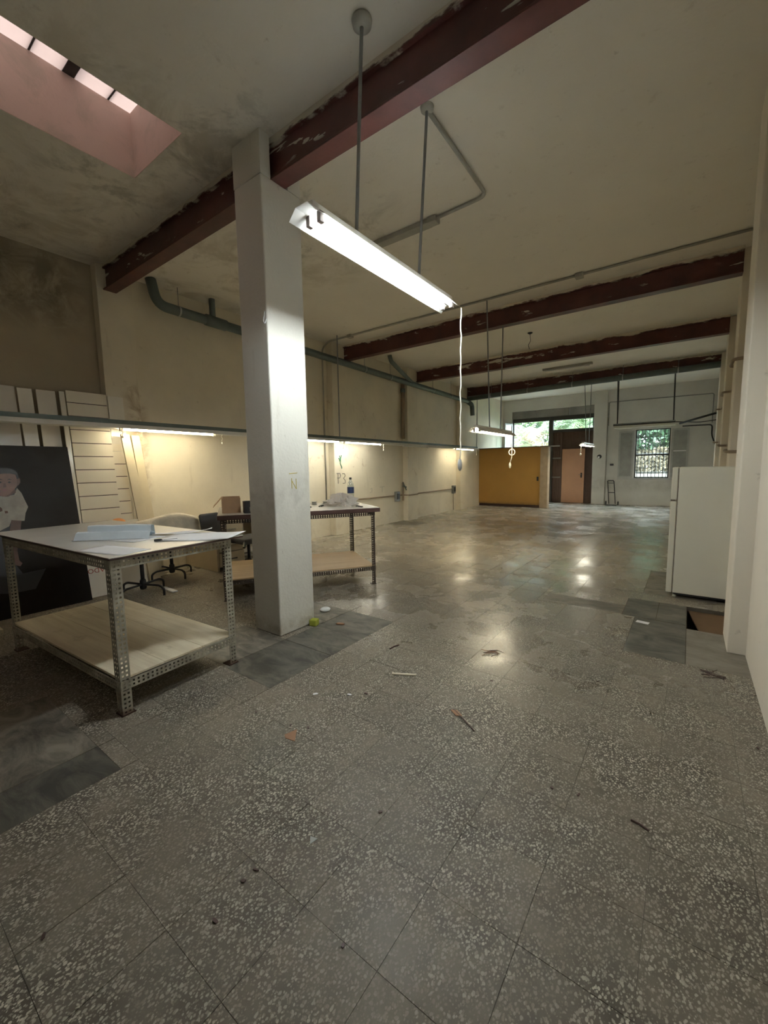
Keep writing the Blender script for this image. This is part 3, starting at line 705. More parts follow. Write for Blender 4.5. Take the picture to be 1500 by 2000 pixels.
# ------------------------------------------------------------ pipes
PX = -6.02
pp = thing('drain_pipe', 'grey-green drain pipe running along the left wall under the beams', 'pipe', (PX, 8, 3.7))
MB().tube(bend([(PX, 2.90, ZC), (PX, 2.97, 3.73), (PX, 13.0, 3.58)], .16, 6), .068, 14).build('pipe_run', 'pipe', pp, smooth=True)
MB().tube([(PX, 3.80, ZC), (PX, 3.80, 3.72)], .045, 12).build('branch', 'pipe', pp, smooth=True); MB().tube([(PX, 3.68, 3.722), (PX, 4.02, 3.716)], .082, 14).build('tee', 'pipe', pp, smooth=True)
MB().tube(bend([(-5.75, 8.1, ZC), (-5.75, 8.15, 3.92), (PX, 9.5, 3.66)], .08), .05, 12).build('branch', 'pipe', pp, smooth=True)
MB().tube(bend([(PX, 12.9, 3.58), (PX+.02, 13.2, 3.5), (PX+.02, 13.25, 3.15)], .1), .075, 12).build('elbow', 'pipe', pp, smooth=True)
for y in (3.27, 5.4, 7.5, 8.5, 10.6, 11.7):
    z = 3.73-(y-2.97)*.015; MB().tube([(PX, y-.012, z), (PX, y+.012, z)], .073, 14).build('clamp', 'frame_grey', pp)
    MB().tube([(PX, y, z+.07), (PX, y, ZC)], .005, 6).build('hanger', 'rod', pp)
p2 = thing('drain_pipe', 'grey-green drain pipe slung below the farthest beam', 'pipe', (-3, 12.88, 3.7))
MB().tube([(-6.0, 12.88, 3.66), (.47, 12.88, 3.76)], .075, 14).build('pipe_run', 'pipe', p2, smooth=True)
for x in (-5.2, -4.05, -2.8, -1.55, -.35):
    z = 3.66+(x+6)*.0155; MB().tube([(x-.012, 12.88, z), (x+.012, 12.88, z)], .08, 14).build('clamp', 'frame_grey', p2); MB().tube([(x, 12.88, z+.07), (x, 12.88, ZC)], .005, 6).build('hanger', 'rod', p2)
p3 = thing('down_pipe', 'brown down pipe dropping beside the middle left pilaster', 'pipe', (-6.17, 9.28, 2))
MB().tube([(-6.17, 9.27, 3.60), (-6.17, 9.27, 2.2)], .045, 12).build('pipe_run', 'pipe_brown', p3, smooth=True); MB().tube([(-6.17, 9.27, 3.50), (-6.17, 9.27, 3.4)], .06, 12).build('collar', 'pipe', p3)
def cnd(label, pts, r=.013, mat='conduit', boxes=()):
    t = thing('conduit', label, 'conduit', pts[0]); MB().tube(bend(pts, .09), r, 8).build('conduit_run', mat, t, smooth=True)
    for b_ in boxes: MB().box(b_[0]-.05, b_[0]+.05, b_[1]-.05, b_[1]+.05, b_[2]-.03, b_[2]+.03).build('junction_box', mat, t, bevel=.006)
    return t
cnd('grey conduit crossing the ceiling and dropping down left wall', [(.54, 6.42, ZC-.02), (-6.1, 6.42, ZC-.02), (-6.235, 6.38, ZC-.15), (-6.235, 6.38, .78)], .016, 'conduit', [(-1.35, 6.42, ZC-.03), (-5.5, 6.42, ZC-.03)])
cnd('bent conduit on the ceiling above the bright lamp', [(-1.667, 2.86, ZC-.02), (-1.70, 4.04, ZC-.02), (-3.0, 4.10, ZC-.02)], .017, 'conduit', [(-2.3, 4.07, ZC-.03)])
MBt = MB().box(-3.4, -2.35, 4.03, 4.14, ZC-.05, ZC-.002); tag(MBt.build('ceiling_batten', 'conduit', bevel=.004), 'grey metal batten on the ceiling behind the bright lamp', 'batten')
cnd('brown conduit low along the left wall between the sockets', [(-6.235, 6.93, .72), (-6.235, 9.36, .70), (-6.07, 9.36, .70), (-6.07, 9.87, .70), (-6.235, 9.88, .70), (-6.235, 12.35, .72)], .016, 'pipe_brown')
for x, y, z, lb in ((-6.2, 9.02, .68, 'grey socket box on left wall before the middle pilaster'), (-6.2, 12.30, .70, 'grey socket box at the far end of low conduit')):
    t = thing('wall_socket', lb, 'socket', (x, y, z)); MB().box(XL, XL+.07, y-.09, y+.09, z-.13, z+.13).build('box_body', 'rod', t, bevel=.01); MB().box(XL+.07, XL+.085, y-.05, y+.05, z-.07, z+.08).build('socket_face', 'black', t)
t = thing('wall_valve', 'small pipe valve with handles on the middle left pilaster', 'valve', (-6.2, 9.3, .8))
MB().tube([(-6.2, 9.28, .55), (-6.2, 9.28, 1.05)], .022, 8).build('stub', 'pipe_brown', t); MB().tube([(-6.15, 9.2, .95), (-6.15, 9.42, .90)], .02, 8).build('lever', 'pipe', t); MB().tube([(-6.15, 9.2, 1.05), (-6.15, 9.38, .82)], .016, 8).build('lever', 'pipe', t)
t = cnd('thin brown flex down the wall from far socket', [(-6.23, 12.3, .57), (-6.23, 12.31, .02)], .008, 'pipe_brown')
# right wall pipes wrapping the pilasters
hp = []
for x, y in ((.405, 6.95), (.449, 9.95), (.478, 12.95)): hp += [(.54, y-.03, 0), (x-.03, y-.03, 0), (x-.03, y+.48, 0), (.58, y+.48, 0)]
def rp(z0, z1): 
    return [(.51, 4.5, z0)]+[(a, b_, z0+(z1-z0)*(b_-4.5)/12.2) for a, b_, _ in hp]+[(.63, 16.7, z1)]
cnd('upper brown pipe wrapping round the right wall pilasters', rp(2.74, 2.7), .02, 'pipe_brown')
cnd('lower brown pipe sloping along the right wall pilasters', rp(1.44, 2.15), .02, 'pipe_brown')
cnd('thick black pipe slanting at the right of far wall', [(-.30, 15.1, 2.60), (.55, 14.6, 2.80)], .03, 'black')
cnd('thin dark pipe beside the lamp over the window', [(-.4, 15.1, 2.66), (.2, 15.3, 2.62), (.6, 15.2, 2.66)], .012, 'black')
cnd('dark angled pipe hooking down at the far right corner', [(-.25, 16.5, 2.62), (.50, 16.5, 2.62), (.50, 16.5, 2.3), (.60, 16.5, 2.0)], .02, 'black')
t = thing('loose_wires', 'loose dark wires dangling from ceiling between second and third beams', 'wire', (-2.67, 8.56, ZC))
MB().lathe((-2.67, 8.56, ZC-.03), [(.02, 0), (.05, .02), (.05, .03)], 10).build('ceiling_hook', 'black', t); MB().tube(bend([(-2.67, 8.56, ZC-.03), (-2.66, 8.58, 3.9), (-2.70, 8.56, 3.82), (-2.68, 8.56, 3.74)], .02), .006, 6).build('wire', 'black', t)

# ------------------------------------------------------------ slotted angle tables
def angle_leg(r, x, y, sx, sy, h, w, mat):
    m = MB(); m.perf((x, y, .0), (0, 0, 1), (sx, 0, 0), h, w); m.perf((x, y, .0), (0, 0, 1), (0, sy, 0), h, w)
    o = m.build('leg', mat, r, world=False, solid=.003)
    MB().box(min(x, x+sx*w*1.1)-.008, max(x, x+sx*w*1.1)+.008, min(y, y+sy*w*1.1)-.008, max(y, y+sy*w*1.1)+.008, 0, .006).build('foot_plate', 'pit_dark' if mat == 'galv' else mat, o, world=False)
def table(label, corner, rz, L, Wd, H, w, mat, topm, edgem, shelfm, over, zs, nplank, tt=.02):
    r = thing('worktable', label, 'table', (corner[0], corner[1], 0), rz)
    h = H-tt
    for x, sx in ((0, 1), (L, -1)):
        for y, sy in ((0, 1), (Wd, -1)): angle_leg(r, x, y, sx, sy, h, w, mat)
    for z0, hh, nm in ((h-w, w, 'top_rail'), (zs-w, w, 'shelf_rail')):
        for y in (-.003, Wd+.003): m = MB(); m.perf((.0, y, z0), (1, 0, 0), (0, 0, 1), L, hh); m.build(nm, mat, r, world=False, solid=.003)
        for x in (-.003, L+.003): m = MB(); m.perf((x, 0, z0), (0, 1, 0), (0, 0, 1), Wd, hh); m.build(nm, mat, r, world=False, solid=.003)
    MB().box(-over[0], L+over[1], -over[2], Wd+over[3], h+.001, H-.004).build('top_core', edgem, r, world=False, bevel=.003)
    e_ = .006 if tt > .02 else -.001
    MB().box(-over[0]+e_, L+over[1]-e_, -over[2]+e_, Wd+over[3]-e_, H-.004, H).build('tabletop', topm, r, world=False)
    pw = (Wd-.012)/nplank
    for k in range(nplank): MB().box(.006, L-.006, .006+k*pw+.001, .006+(k+1)*pw-.001, zs+.001, zs+.016).build('shelf_board', shelfm, r, world=False, bevel=.002)
    return r
T1 = table('near perforated steel worktable with glossy white top and pale lower shelf', (-4.405, .815), math.radians(3.7), 1.77, .81, .965, .058, 'galv', 'laminate', 'dark_brown', 'shelf1', (.20, .03, .015, .09), .215, 3, .018)
a2 = math.atan2(1.48, .97)
T2 = table('far perforated steel worktable with brown-edged top behind the column', (-4.07, 2.52), a2, 1.77, .99, .965, .045, 'angle_brown', 'laminate', 'dark_brown', 'shelf2', (.03, .06, .04, .02), .225, 1, .055)

def sheet(name, label, cat, cx, cy, z, w, h, rz, mat='paper', curl=.0, thick=.0012, nu=10, nv=6, group=None, wave=.0):
    c, s = math.cos(rz), math.sin(rz)
    def fn(u, v):
        x, y = (u-.5)*w, (v-.5)*h; zz = z+curl*max(0, (u-.6)/.4)**2+wave*(math.sin(u*9+v*3)+1)*.5
        return Vector((cx+x*c-y*s, cy+x*s+y*c, zz))
    o = MB().grid(fn, nu, nv).build(name, mat, solid=thick, smooth=True); return tag(o, label, cat, group)
ZT = .9665
sheet('paper_sheet', 'thin paper sheet at the near corner of white-topped table', 'paper', -2.86, 1.03, ZT, .42, .20, .25, 'paper', 0, .001)
sheet('paper_sheet', 'large sketched sheet hanging over far right corner of table', 'paper', -2.86, 1.62, ZT, .52, .36, .62, 'paper', .01, .001, wave=.004)
sheet('paper_sheet', 'paper sheet lying under the folded blue-white paper', 'paper', -3.25, 1.30, ZT, .36, .26, .3, 'paper', 0, .001)
# sketches on the sheet
m = MB()
for k in range(9):
    x, y = -2.9+random.uniform(-.16, .14), 1.62+random.uniform(-.12, .12); m.tube([(x, y, ZT+.0075), (x+random.uniform(-.06, .06), y+random.uniform(-.05, .05), ZT+.0075)], .0012, 4)
# folded long paper
m = MB()
c, s = math.cos(.86), math.sin(.86)
P0 = Vector((-3.40, 1.28, ZT+.002))
def fold(L, prof, tw=0, off=0):
    def fn(u, v):
        k = v*(len(prof)-1); i = min(int(k), len(prof)-2); t = k-i
        y = prof[i][0]*(1-t)+prof[i+1][0]*t; z = prof[i][1]*(1-t)+prof[i+1][1]*t; x = (u-.5)*L+off
        y += tw*x; z *= 1-.10*u*u+.03*math.sin(u*11)
        return P0+Vector((x*c-y*s, x*s+y*c, max(0.0005, z)))
    return fn
m.grid(fold(.42, [(.10, .0), (.085, .075), (.03, .088), (.012, .082), (.0, .012)], .03), 8, 4)
m.grid(fold(.50, [(.03, .0), (.02, .03), (-.055, .050), (-.085, .044), (-.125, .0), (-.15, .001)], -.10, -.01), 8, 5)
tag(m.build('folded_paper', 'paper_blue', solid=.0015), 'folded bluish-white paper bundle in the middle of white table', 'paper')
sheet('paper_strip', 'long curled white paper strip beside the folded bundle', 'paper', -3.14, 1.62, ZT+.004, .42, .09, .95, 'paper', .022, .0015, 16, 4, wave=.008)
t = thing('scissors', 'small dark scissors lying on the white tabletop', 'scissors', (-2.95, 1.38, ZT), 1.2)
MB().box(0, .09, -.006, .006, .001, .006).build('blade', 'rod', t, world=False)
for y in (-.018, .018): MB().tube([(-.03+.022*math.cos(a*PI/6), y+.014*math.sin(a*PI/6), .006) for a in range(13)], .004, 6).build('handle', 'black', t, world=False)

# things on table 2
def T2P(u, v): # table 2 local -> world
    return (-4.07+u*math.cos(a2)-v*math.sin(a2), 2.52+u*math.sin(a2)+v*math.cos(a2))
x, y = T2P(1.52, .35)
x, y = -3.60, 4.14
t = thing('water_bottle', 'large clear water bottle with blue label on brown-edged table', 'bottle', (x, y, .966))
MB().lathe((x, y, .966), [(.035, 0), (.043, .006), (.044, .08), (.040, .1), (.044, .12), (.044, .20), (.040, .215), (.044, .23), (.036, .285), (.016, .32), (.014, .34)], 20).build('body', 'bottle', t, smooth=True)
MB().lathe((x, y, .966+.155), [(.0455, 0), (.0458, .005), (.0458, .075), (.0455, .08)], 20).build('bottle_label', simple('label_blue', (.03, .05, .12), .4), t, smooth=True)
MB().lathe((x, y, .966+.335), [(.017, 0), (.017, .022), (.014, .026)], 16).build('cap', 'black', t, smooth=True)
x, y = -3.62, 3.98; m = MB()
def crumple(u, v):
    a = u*2*PI; rr = .19*math.sin(min(PI*.98, v*PI*.5+.02))
    k = 1+.28*math.sin(a*3+v*9)+.18*math.sin(a*7-v*13)+.1*math.sin(a*13+v*20)
    return Vector((x+rr*k*math.cos(a), y+rr*k*.75*math.sin(a), .967+.13*math.cos(v*PI*.5)**.8*(1+.3*math.sin(a*5+v*7))))
m.grid(crumple, 40, 14); tag(m.build('plastic_bag', 'bag', smooth=False, recalc=False), 'crumpled translucent plastic bag beside the water bottle', 'bag')
for (u, v, lb, mt_, nm) in ((1.20, .42, 'small dark clamp on table left of plastic bag', 'black', 'clamp'), (1.62, .12, 'small black clip near right end of brown-edged table', 'black', 'clip'), (1.18, .8, 'small grey spool at back of brown-edged table', 'conduit', 'spool'), (1.33, .78, 'flat grey roll behind the plastic bag', 'conduit', 'tape_roll'), (1.0, .3, 'dark scrap near the front edge by the column', 'black', 'scrap')):
    x, y = T2P(u, v); t = thing(nm, lb, nm.replace('_', ' '), (x, y, .966), random.random()*3)
    if nm in ('spool', 'tape_roll'): MB().lathe((0, 0, 0), [(.03, 0), (.045, .003), (.03, .012), (.03, .03), (.045, .036), (.02, .04)], 14).build('body', mt_, t, world=False)
    else:
        MB().tube(bend([(-.07, 0, .008), (0, .012, .012), (.05, -.01, .01), (.07, .03, .008)], .02), .008, 6).build('jaw', mt_, t, world=False); MB().tube([(-.05, -.02, .007), (.04, .01, .007)], .006, 6).build('grip', mt_, t, world=False)
x, y = T2P(1.25, .5)
# boxes at the left end
def open_box(label, u, v, w, d, h, rz, mat, inner='black', flap=True):
    x, y = T2P(u, v); t = thing('cardboard_box', label, 'box', (x, y, .966), rz); k = .006; m = MB()
    m.box(-w/2, w/2, -d/2, -d/2+k, 0, h); m.box(-w/2, w/2, d/2-k, d/2, 0, h); m.box(-w/2, -w/2+k, -d/2+k, d/2-k, 0, h); m.box(w/2-k, w/2, -d/2+k, d/2-k, 0, h); m.box(-w/2+k, w/2-k, -d/2+k, d/2-k, 0, k)
    m.build('box_body', mat, t, world=False)
    if flap:
        m = MB(); m.add([(-w/2, -d/2, h), (-w/2, d/2, h), (-w/2-.09, d/2, h-.10), (-w/2-.09, -d/2, h-.10)], [(0, 1, 2, 3)]); m.build('flap', mat, t, world=False, solid=.004)
    return t
b1 = open_box('tan cardboard box with open flap at left end of table', .12, .32, .20, .34, .17, a2, 'card')
b2 = open_box('black box with printed front leaning beside tan box', .335, .11, .17, .14, .13, a2+.1, 'black', flap=False)
MB().box(-.03, .03, -.0725, -.071, .02, .07).build('print', 'conduit', b2, world=False)
b3 = open_box('brown cardboard box partly hidden behind the column', .62, .22, .24, .26, .17, a2, 'card', flap=True)
MB().box(-.05, .09, -.132, -.1305, .03, .09).build('paper_label', 'paper', b3, world=False)
x, y = T2P(.45, .04); t = thing('paper_roll', 'rolled white paper under edge of the far table', 'paper', (x, y, .8)); MB().tube([(*T2P(.25, .05), .885), (*T2P(.75, .05), .885)], .014, 10).build('roll', 'paper', t, smooth=True)

# ------------------------------------------------------------ chairs
def pedestal(r, x, y, h, feet=4, R=.30, mat='black', rot=.5, caster=False):
    MB().tube([(x, y, .10), (x, y, h)], .022, 12).build('post', mat, r, smooth=True)
    MB().lathe((x, y, .07), [(.03, 0), (.038, .02), (.034, .10), (.024, .12)], 14).build('hub', mat, r, smooth=True)
    for k in range(feet):
        a = rot+k*2*PI/feet; d = Vector((math.cos(a), math.sin(a), 0))
        o = MB().tube(bend([Vector((x, y, .125)), Vector((x, y, .13))+d*(R-.06), Vector((x, y, .10))+d*R, Vector((x, y, .016))+d*R], .05), .013, 8).build('leg', mat, r, smooth=True)
        if caster: MB().tube([Vector((x, y, .028))+d*R+d.cross(Vector((0, 0, 1)))*.02, Vector((x, y, .028))+d*R-d.cross(Vector((0, 0, 1)))*.02], .027, 12).build('caster', mat, o)
c1 = thing('swivel_chair', 'swivel chair with black four-foot base beside the dark poster', 'chair', (-5.12, 2.13, 0))
pedestal(c1, -5.12, 2.13, .46, 4, .30, rot=.35)
MB().lathe((-5.12, 2.13, .46), [(.10, 0), (.20, .008), (.21, .03), (.18, .045), (.02, .05)], 24).build('seat', 'fabric', c1, smooth=True)
MB().tube(bend([(-5.12, 2.13, .455), (-5.36, 2.02, .47), (-5.38, 2.0, .80)], .06), .012, 8).build('back_post', 'black', c1)
def backp(u, v):
    a = (u-.5)*1.1; return Vector((-5.38+.22*math.sin(a)*.46+.03*math.cos(a), 2.0-.22*math.sin(a)*.9, .74+v*.17-.04*(2*u-1)**2*v))
MB().grid(backp, 10, 4).build('backrest', 'orange', c1, solid=.012, smooth=True)
c2 = thing('swivel_chair', 'swivel chair by left wall with pale cloth thrown over its back', 'chair', (-5.62, 2.72, 0))
pedestal(c2, -5.62, 2.72, .46, 4, .28, rot=.1)
MB().lathe((-5.62, 2.72, .46), [(.10, 0), (.21, .008), (.22, .035), (.19, .05), (.02, .055)], 24).build('seat', 'fabric', c2, smooth=True)
MB().tube(bend([(-5.62, 2.72, .455), (-5.42, 2.60, .47), (-5.40, 2.58, .74)], .06), .012, 8).build('back_post', 'black', c2)
MB().box(-5.40, -5.37, 2.42, 2.80, .66, .85).build('backrest', 'fabric', c2, bevel=.012)
def drape(u, v):
    y = 2.20+u*.80; k = (v-.5)*2; top = .885-.05*(2*u-1)**4-.02*math.sin(u*8)
    x = -5.385+.035*math.copysign(min(1, abs(k)*6), k)+.05*k*abs(k); z = top-.34*abs(k)**1.15+.012*math.sin(u*22+k*3)*abs(k)
    return Vector((x+.012*math.sin(u*15), y, z))
tag(MB().grid(drape, 30, 24).build('draped_cloth', 'cloth', solid=.004, smooth=True), 'pale patterned cloth draped over a chair behind white table', 'cloth')
c3 = thing('office_chair', 'black office chair with wheels tucked behind the far worktable', 'chair', (-5.05, 3.55, 0))
pedestal(c3, -5.05, 3.55, .42, 5, .30, rot=.2, caster=True)
MB().box(-5.29, -4.83, 3.33, 3.77, .42, .50).build('seat', 'fabric', c3, bevel=.03)
MB().tube([(-4.86, 3.36, .47), (-4.80, 3.30, .40)], .02, 8).build('knob', 'black', c3)
MB().tube(bend([(-5.2, 3.36, .46), (-5.23, 3.16, .48), (-5.22, 3.10, .72)], .06), .014, 8).build('back_post', 'black', c3)
mt = Matrix.Translation((-5.22, 3.08, .74)) @ Matrix.Rotation(1.75, 4, 'Z') @ Matrix.Rotation(-.2, 4, 'X')
MB().box(-.16, .16, -.03, .02, -.16, .13, mt).build('backrest', 'fabric', c3, bevel=.025)
# dark shoe-like bundle on lower shelf
x, y = T2P(.62, .25); t = thing('cloth_bundle', 'dark crumpled bundle on lower shelf beside the column', 'cloth', (x, y, .242)); m = MB()
m.grid(lambda u, v: Vector((x+.09*math.sin(v*PI)*math.cos(u*2*PI)*(1+.2*math.sin(u*19)), y+.07*math.sin(v*PI)*math.sin(u*2*PI)*(1+.2*math.sin(u*13+v*6)), .243+.045*(1-math.cos(v*PI)))), 20, 10); m.build('bundle', 'fabric', t, smooth=True)
# desk with drawers
d = thing('drawer_desk', 'low beige desk with drawers against the left wall', 'desk', (-5.7, 4.0, 0))
MB().box(-6.2, -5.30, 3.20, 4.60, .70, .73).build('desktop', 'beige', d, bevel=.004)
MB().box(-6.18, -5.33, 3.22, 3.25, .005, .70).build('side_panel', 'beige', d); MB().box(-6.18, -5.33, 4.55, 4.58, .005, .70).build('side_panel', 'beige', d)
MB().box(-6.2, -6.17, 3.25, 4.55, .1, .70).build('back_panel', 'beige', d); MB().box(-6.16, -5.35, 3.66, 3.68, .03, .70).build('inner_panel', 'beige', d)
for k in range(3):
    z = .06+k*.215; o = MB().box(-5.9, -5.335, 3.26, 3.65, z, z+.20).build('drawer', 'beige', d, bevel=.004); MB().box(-5.335, -5.322, 3.37, 3.54, z+.09, z+.11).build('handle', 'chrome', o)

# ------------------------------------------------------------ left wall boards and poster
def lean(yy0, yy1, z0, z1, xb, xt, th=.018):
    """board leaning on left wall: matrix-free prism"""
    return [(xb, yy0, z0), (xb, yy1, z0), (xt, yy1, z1), (xt, yy0, z1)], (th, 0, .0)
def board(name, label, y0, y1, zt, xb, xt, mat, th=.018, cat='board', z0=.0, skew=0):
    m = MB(); p, dd = lean(y0, y1, z0, zt, xb, xt); p = [p[0], p[1], (p[2][0], p[2][1]+skew, p[2][2]), (p[3][0], p[3][1]+skew, p[3][2])]
    m.prism(p, (th, 0, 0)); return tag(m.build(name, mat, bevel=.002), label, cat)
board('wall_board', 'broad glossy white board farthest left behind the poster', .2, 1.38, 2.42, -5.86, -6.16, 'white_board')
board('wall_board', 'narrow white board leaning before the broad glossy board', 1.40, 1.53, 2.40, -5.80, -6.08, 'white_board', skew=-.02)
board('wall_board', 'glossy white board between two dark gaps behind poster corner', 1.56, 1.74, 2.41, -5.84, -6.13, 'white_board')
board('wall_board', 'very narrow white strip left of the slatted panel', 1.765, 1.815, 2.41, -5.80, -6.08, 'white_board')
def slatwall(label, y0, y1, xb, xt, zt, pitch=.162, z0=.02, mat='slat', off=0):
    r = thing('slat_panel', label, 'panel', ((xb+xt)/2, (y0+y1)/2, z0)); n = int((zt-z0-off)/pitch)+1
    X = lambda z: xb+(xt-xb)*(z/zt)
    MB().prism([(X(z0), y0+.002, z0), (X(z0), y1-.002, z0), (X(zt), y1-.002, zt), (X(zt), y0+.002, zt)], (.008, 0, 0)).build('backing', 'dark_brown', r)
    for k in range(n+1):
        a = z0+(k-1)*pitch+off+.006 if off else z0+k*pitch+.006; b_ = min(a+pitch-.009, zt); a = max(a, z0)
        if b_-a < .02: continue
        MB().prism([(X(a)+.008, y0, a), (X(a)+.008, y1, a), (X(b_)+.008, y1, b_), (X(b_)+.008, y0, b_)], (.012, 0, 0)).build('slat', mat, r, bevel=.0015)
    return r
slatwall('white slatted display panel leaning right of the dark poster', 1.83, 2.26, -5.84, -6.085, 2.43)
slatwall('second slatted panel half hidden behind the first', 2.10, 2.42, -5.90, -6.085, 1.98, off=.07)
board('white_plank', 'tall white plank upright against the near left pilaster', 2.28, 2.46, 2.42, -5.99, -6.085, 'white_board', .012)
m = MB(); m.prism([(-5.72, 2.46, 0), (-5.72, 2.60, 0), (-5.95, 2.44, 1.93), (-5.95, 2.34, 1.93)], (.03, 0, 0)); tag(m.build('cream_plank', 'cream_board', bevel=.003), 'cream wooden plank leaning aslant beside the slatted panels', 'plank')
m = MB(); m.prism([(-5.86, 2.60, 0), (-5.86, 2.72, 0), (-6.04, 2.60, 1.93), (-6.04, 2.50, 1.93)], (.03, 0, 0)); tag(m.build('cream_plank', 'cream_board', bevel=.003), 'second cream plank leaning behind the first one', 'plank')
# sign board with upside-down lettering
sb = thing('sign_board', 'white board with upside-down red lettering under the table', 'sign', (-5.5, 1.85, 0))
PB, PT, HZ = (-5.46), (-5.80), 1.30
MB().prism([(-5.46, 1.30, .012), (-5.46, 2.33, .012), (-5.62, 2.33, .85), (-5.62, 1.30, .85)], (.012, 0, 0)).build('panel', 'white_board', sb)
fc = bpy.data.curves.new('lettering', 'FONT'); fc.body = 'GRABADO'; fc.size = .074; fc.extrude = .0008; fc.space_character = 1.08
fo = bpy.data.objects.new('lettering_src', fc); COL.objects.link(fo); bpy.context.view_layer.update()
me = bpy.data.meshes.new_from_object(fo); bpy.data.objects.remove(fo)
# text x -> -y (upside down, seen from +x), text y -> -z along the slope
sl = Vector((-5.62+5.46, 0, .85-.012)).normalized(); xd = Vector((0, -1, 0)); yd = -sl; zd = xd.cross(yd)
mt = Matrix(((xd.x, yd.x, zd.x, 0), (xd.y, yd.y, zd.y, 0), (xd.z, yd.z, zd.z, 0), (0, 0, 0, 1)))
org = Vector((-5.46+.0145, 0, .012))+sl*.329; org.y = 1.712+max(v.co.x for v in me.vertices)
me.transform(Matrix.Translation(-sb.location) @ Matrix.Translation(org) @ mt); me.materials.clear(); me.materials.append(M['ink_red'])
lo = bpy.data.objects.new('lettering', me); COL.objects.link(lo); lo.parent = sb
tag(MB().box(-5.15, -4.98, .55, .855, .001, .03).build('floor_plank', 'cream_board'), 'pale plank end on the floor at the far left by the table leg', 'plank')
tag(MB().box(-5.2, -4.9, 2.36, 2.42, .001, .015).build('floor_plank', 'paper'), 'flat white strip lying on floor behind the swivel chair base', 'plank')
# poster
po = thing('poster_panel', 'large dark poster of a child in a white shirt leaning at left', 'poster', (-5.45, 1.0, 0))
PXB, PXT, PZT = -5.42, -5.76, 1.74
def PP(y, z, e=0): return Vector((PXB+(PXT-PXB)*z/PZT+.022+e, y, z))
def poster_mat():
    m, n, b = new_mat('poster_print'); s = n.nodes.new('ShaderNodeSeparateXYZ'); n.links.new(pos(n), s.inputs[0])
    c = mixc(n, ramp(n, s.outputs[2], .45, .95), (.010, .007, .005), (.055, .055, .056))
    c = mixc(n, ramp(n, noise(n, pos(n), 2.2, 4), .45, .75, 0, .5), c, (.03, .022, .018))
    n.links.new(c, b.inputs['Base Color']); b.inputs['Roughness'].default_value = .7; b.inputs['Specular IOR Level'].default_value = .2; return m
M['poster'] = poster_mat()
MB().prism([(PXB, -.3, .005), (PXB, 1.70, .005), (PXT, 1.70, PZT), (PXT, -.3, PZT)], (.02, 0, 0)).build('panel', 'poster', po)
skin = simple('print_skin', (.20, .10, .062), .4, 0, .2, 12); skin2 = simple('print_skin_shade', (.115, .055, .035), .4, 0, .2, 12)
shirt = simple('print_shirt', (.36, .33, .27), .4, 0, .2, 10); hair = simple('print_hair', (.018, .013, .01), .4)
def pixp(px, py, e):
    """point of the poster plane for a photo pixel measured on the poster"""
    d = r2*((px-750)/F_PX)+(-u2)*((py-1000)/F_PX)+fw
    # plane through PP: x = PXB+.022+e+(PXT-PXB)*z/PZT
    k = (PXT-PXB)/PZT; t = (PXB+.022+e+k*1.45)/(d.x-k*d.z); p = Vector((0, 0, 1.45))+d*t; return p
def shape(name, pts, mat, e):
    m = MB(); p = [pixp(x, y, e) for x, y in pts]; m.add(p, [tuple(range(len(p)))]); return m.build(name, mat, po, recalc=False)
shape('printed_shirt', [(-60, 985), (-40, 965), (-10, 968), (10, 970), (28, 966), (33, 953), (42, 963), (50, 980), (55, 990), (50, 1002), (48, 1017), (22, 1018), (18, 1028), (0, 1037), (-50, 1037)], shirt, .001)
shape('printed_arm', [(22, 1016), (42, 1017), (40, 1040), (34, 1075), (38, 1095), (44, 1100), (40, 1106), (28, 1103), (22, 1090), (18, 1045)], skin2, .0015)
shape('printed_trousers', [(-50, 1037), (0, 1037), (18, 1030), (20, 1090), (45, 1120), (90, 1110), (70, 1150), (20, 1160), (-50, 1160)], simple('print_trousers', (.02, .02, .025), .4), .0006)
shape('printed_neck', [(2, 955), (28, 948), (31, 962), (16, 970), (4, 970)], skin2, .0018)
shape('printed_face', [(-14, 925), (32, 925), (36, 934), (38, 940), (33, 950), (26, 958), (18, 966), (8, 970), (-2, 968), (-12, 955)], skin, .002)
shape('printed_ear', [(33, 934), (39, 934), (40, 942), (36, 948), (33, 947)], skin2, .0025)
shape('printed_hair', [(-16, 936), (-14, 920), (0, 914), (18, 914), (32, 920), (38, 933), (33, 936), (30, 927), (15, 924), (-2, 926), (-10, 934)], hair, .003)
for cx_ in (0, 18):
    shape('printed_eye', [(cx_-3, 942), (cx_, 940), (cx_+4, 942), (cx_, 944)], hair, .003); shape('printed_brow', [(cx_-5, 938), (cx_, 935), (cx_+6, 937), (cx_, 937)], hair, .003)
shape('printed_nose', [(7, 944), (11, 944), (13, 952), (6, 952)], skin2, .003); shape('printed_mouth', [(3, 957), (9, 955), (15, 957), (9, 960)], simple('print_lip', (.22, .09, .07), .4), .003)
shape('printed_spot', [(0, 990), (4, 993), (5, 998), (0, 1000), (-3, 995)], skin2, .0025); shape('printed_spot', [(9, 998), (15, 998), (16, 1002), (10, 1003)], skin2, .0025)

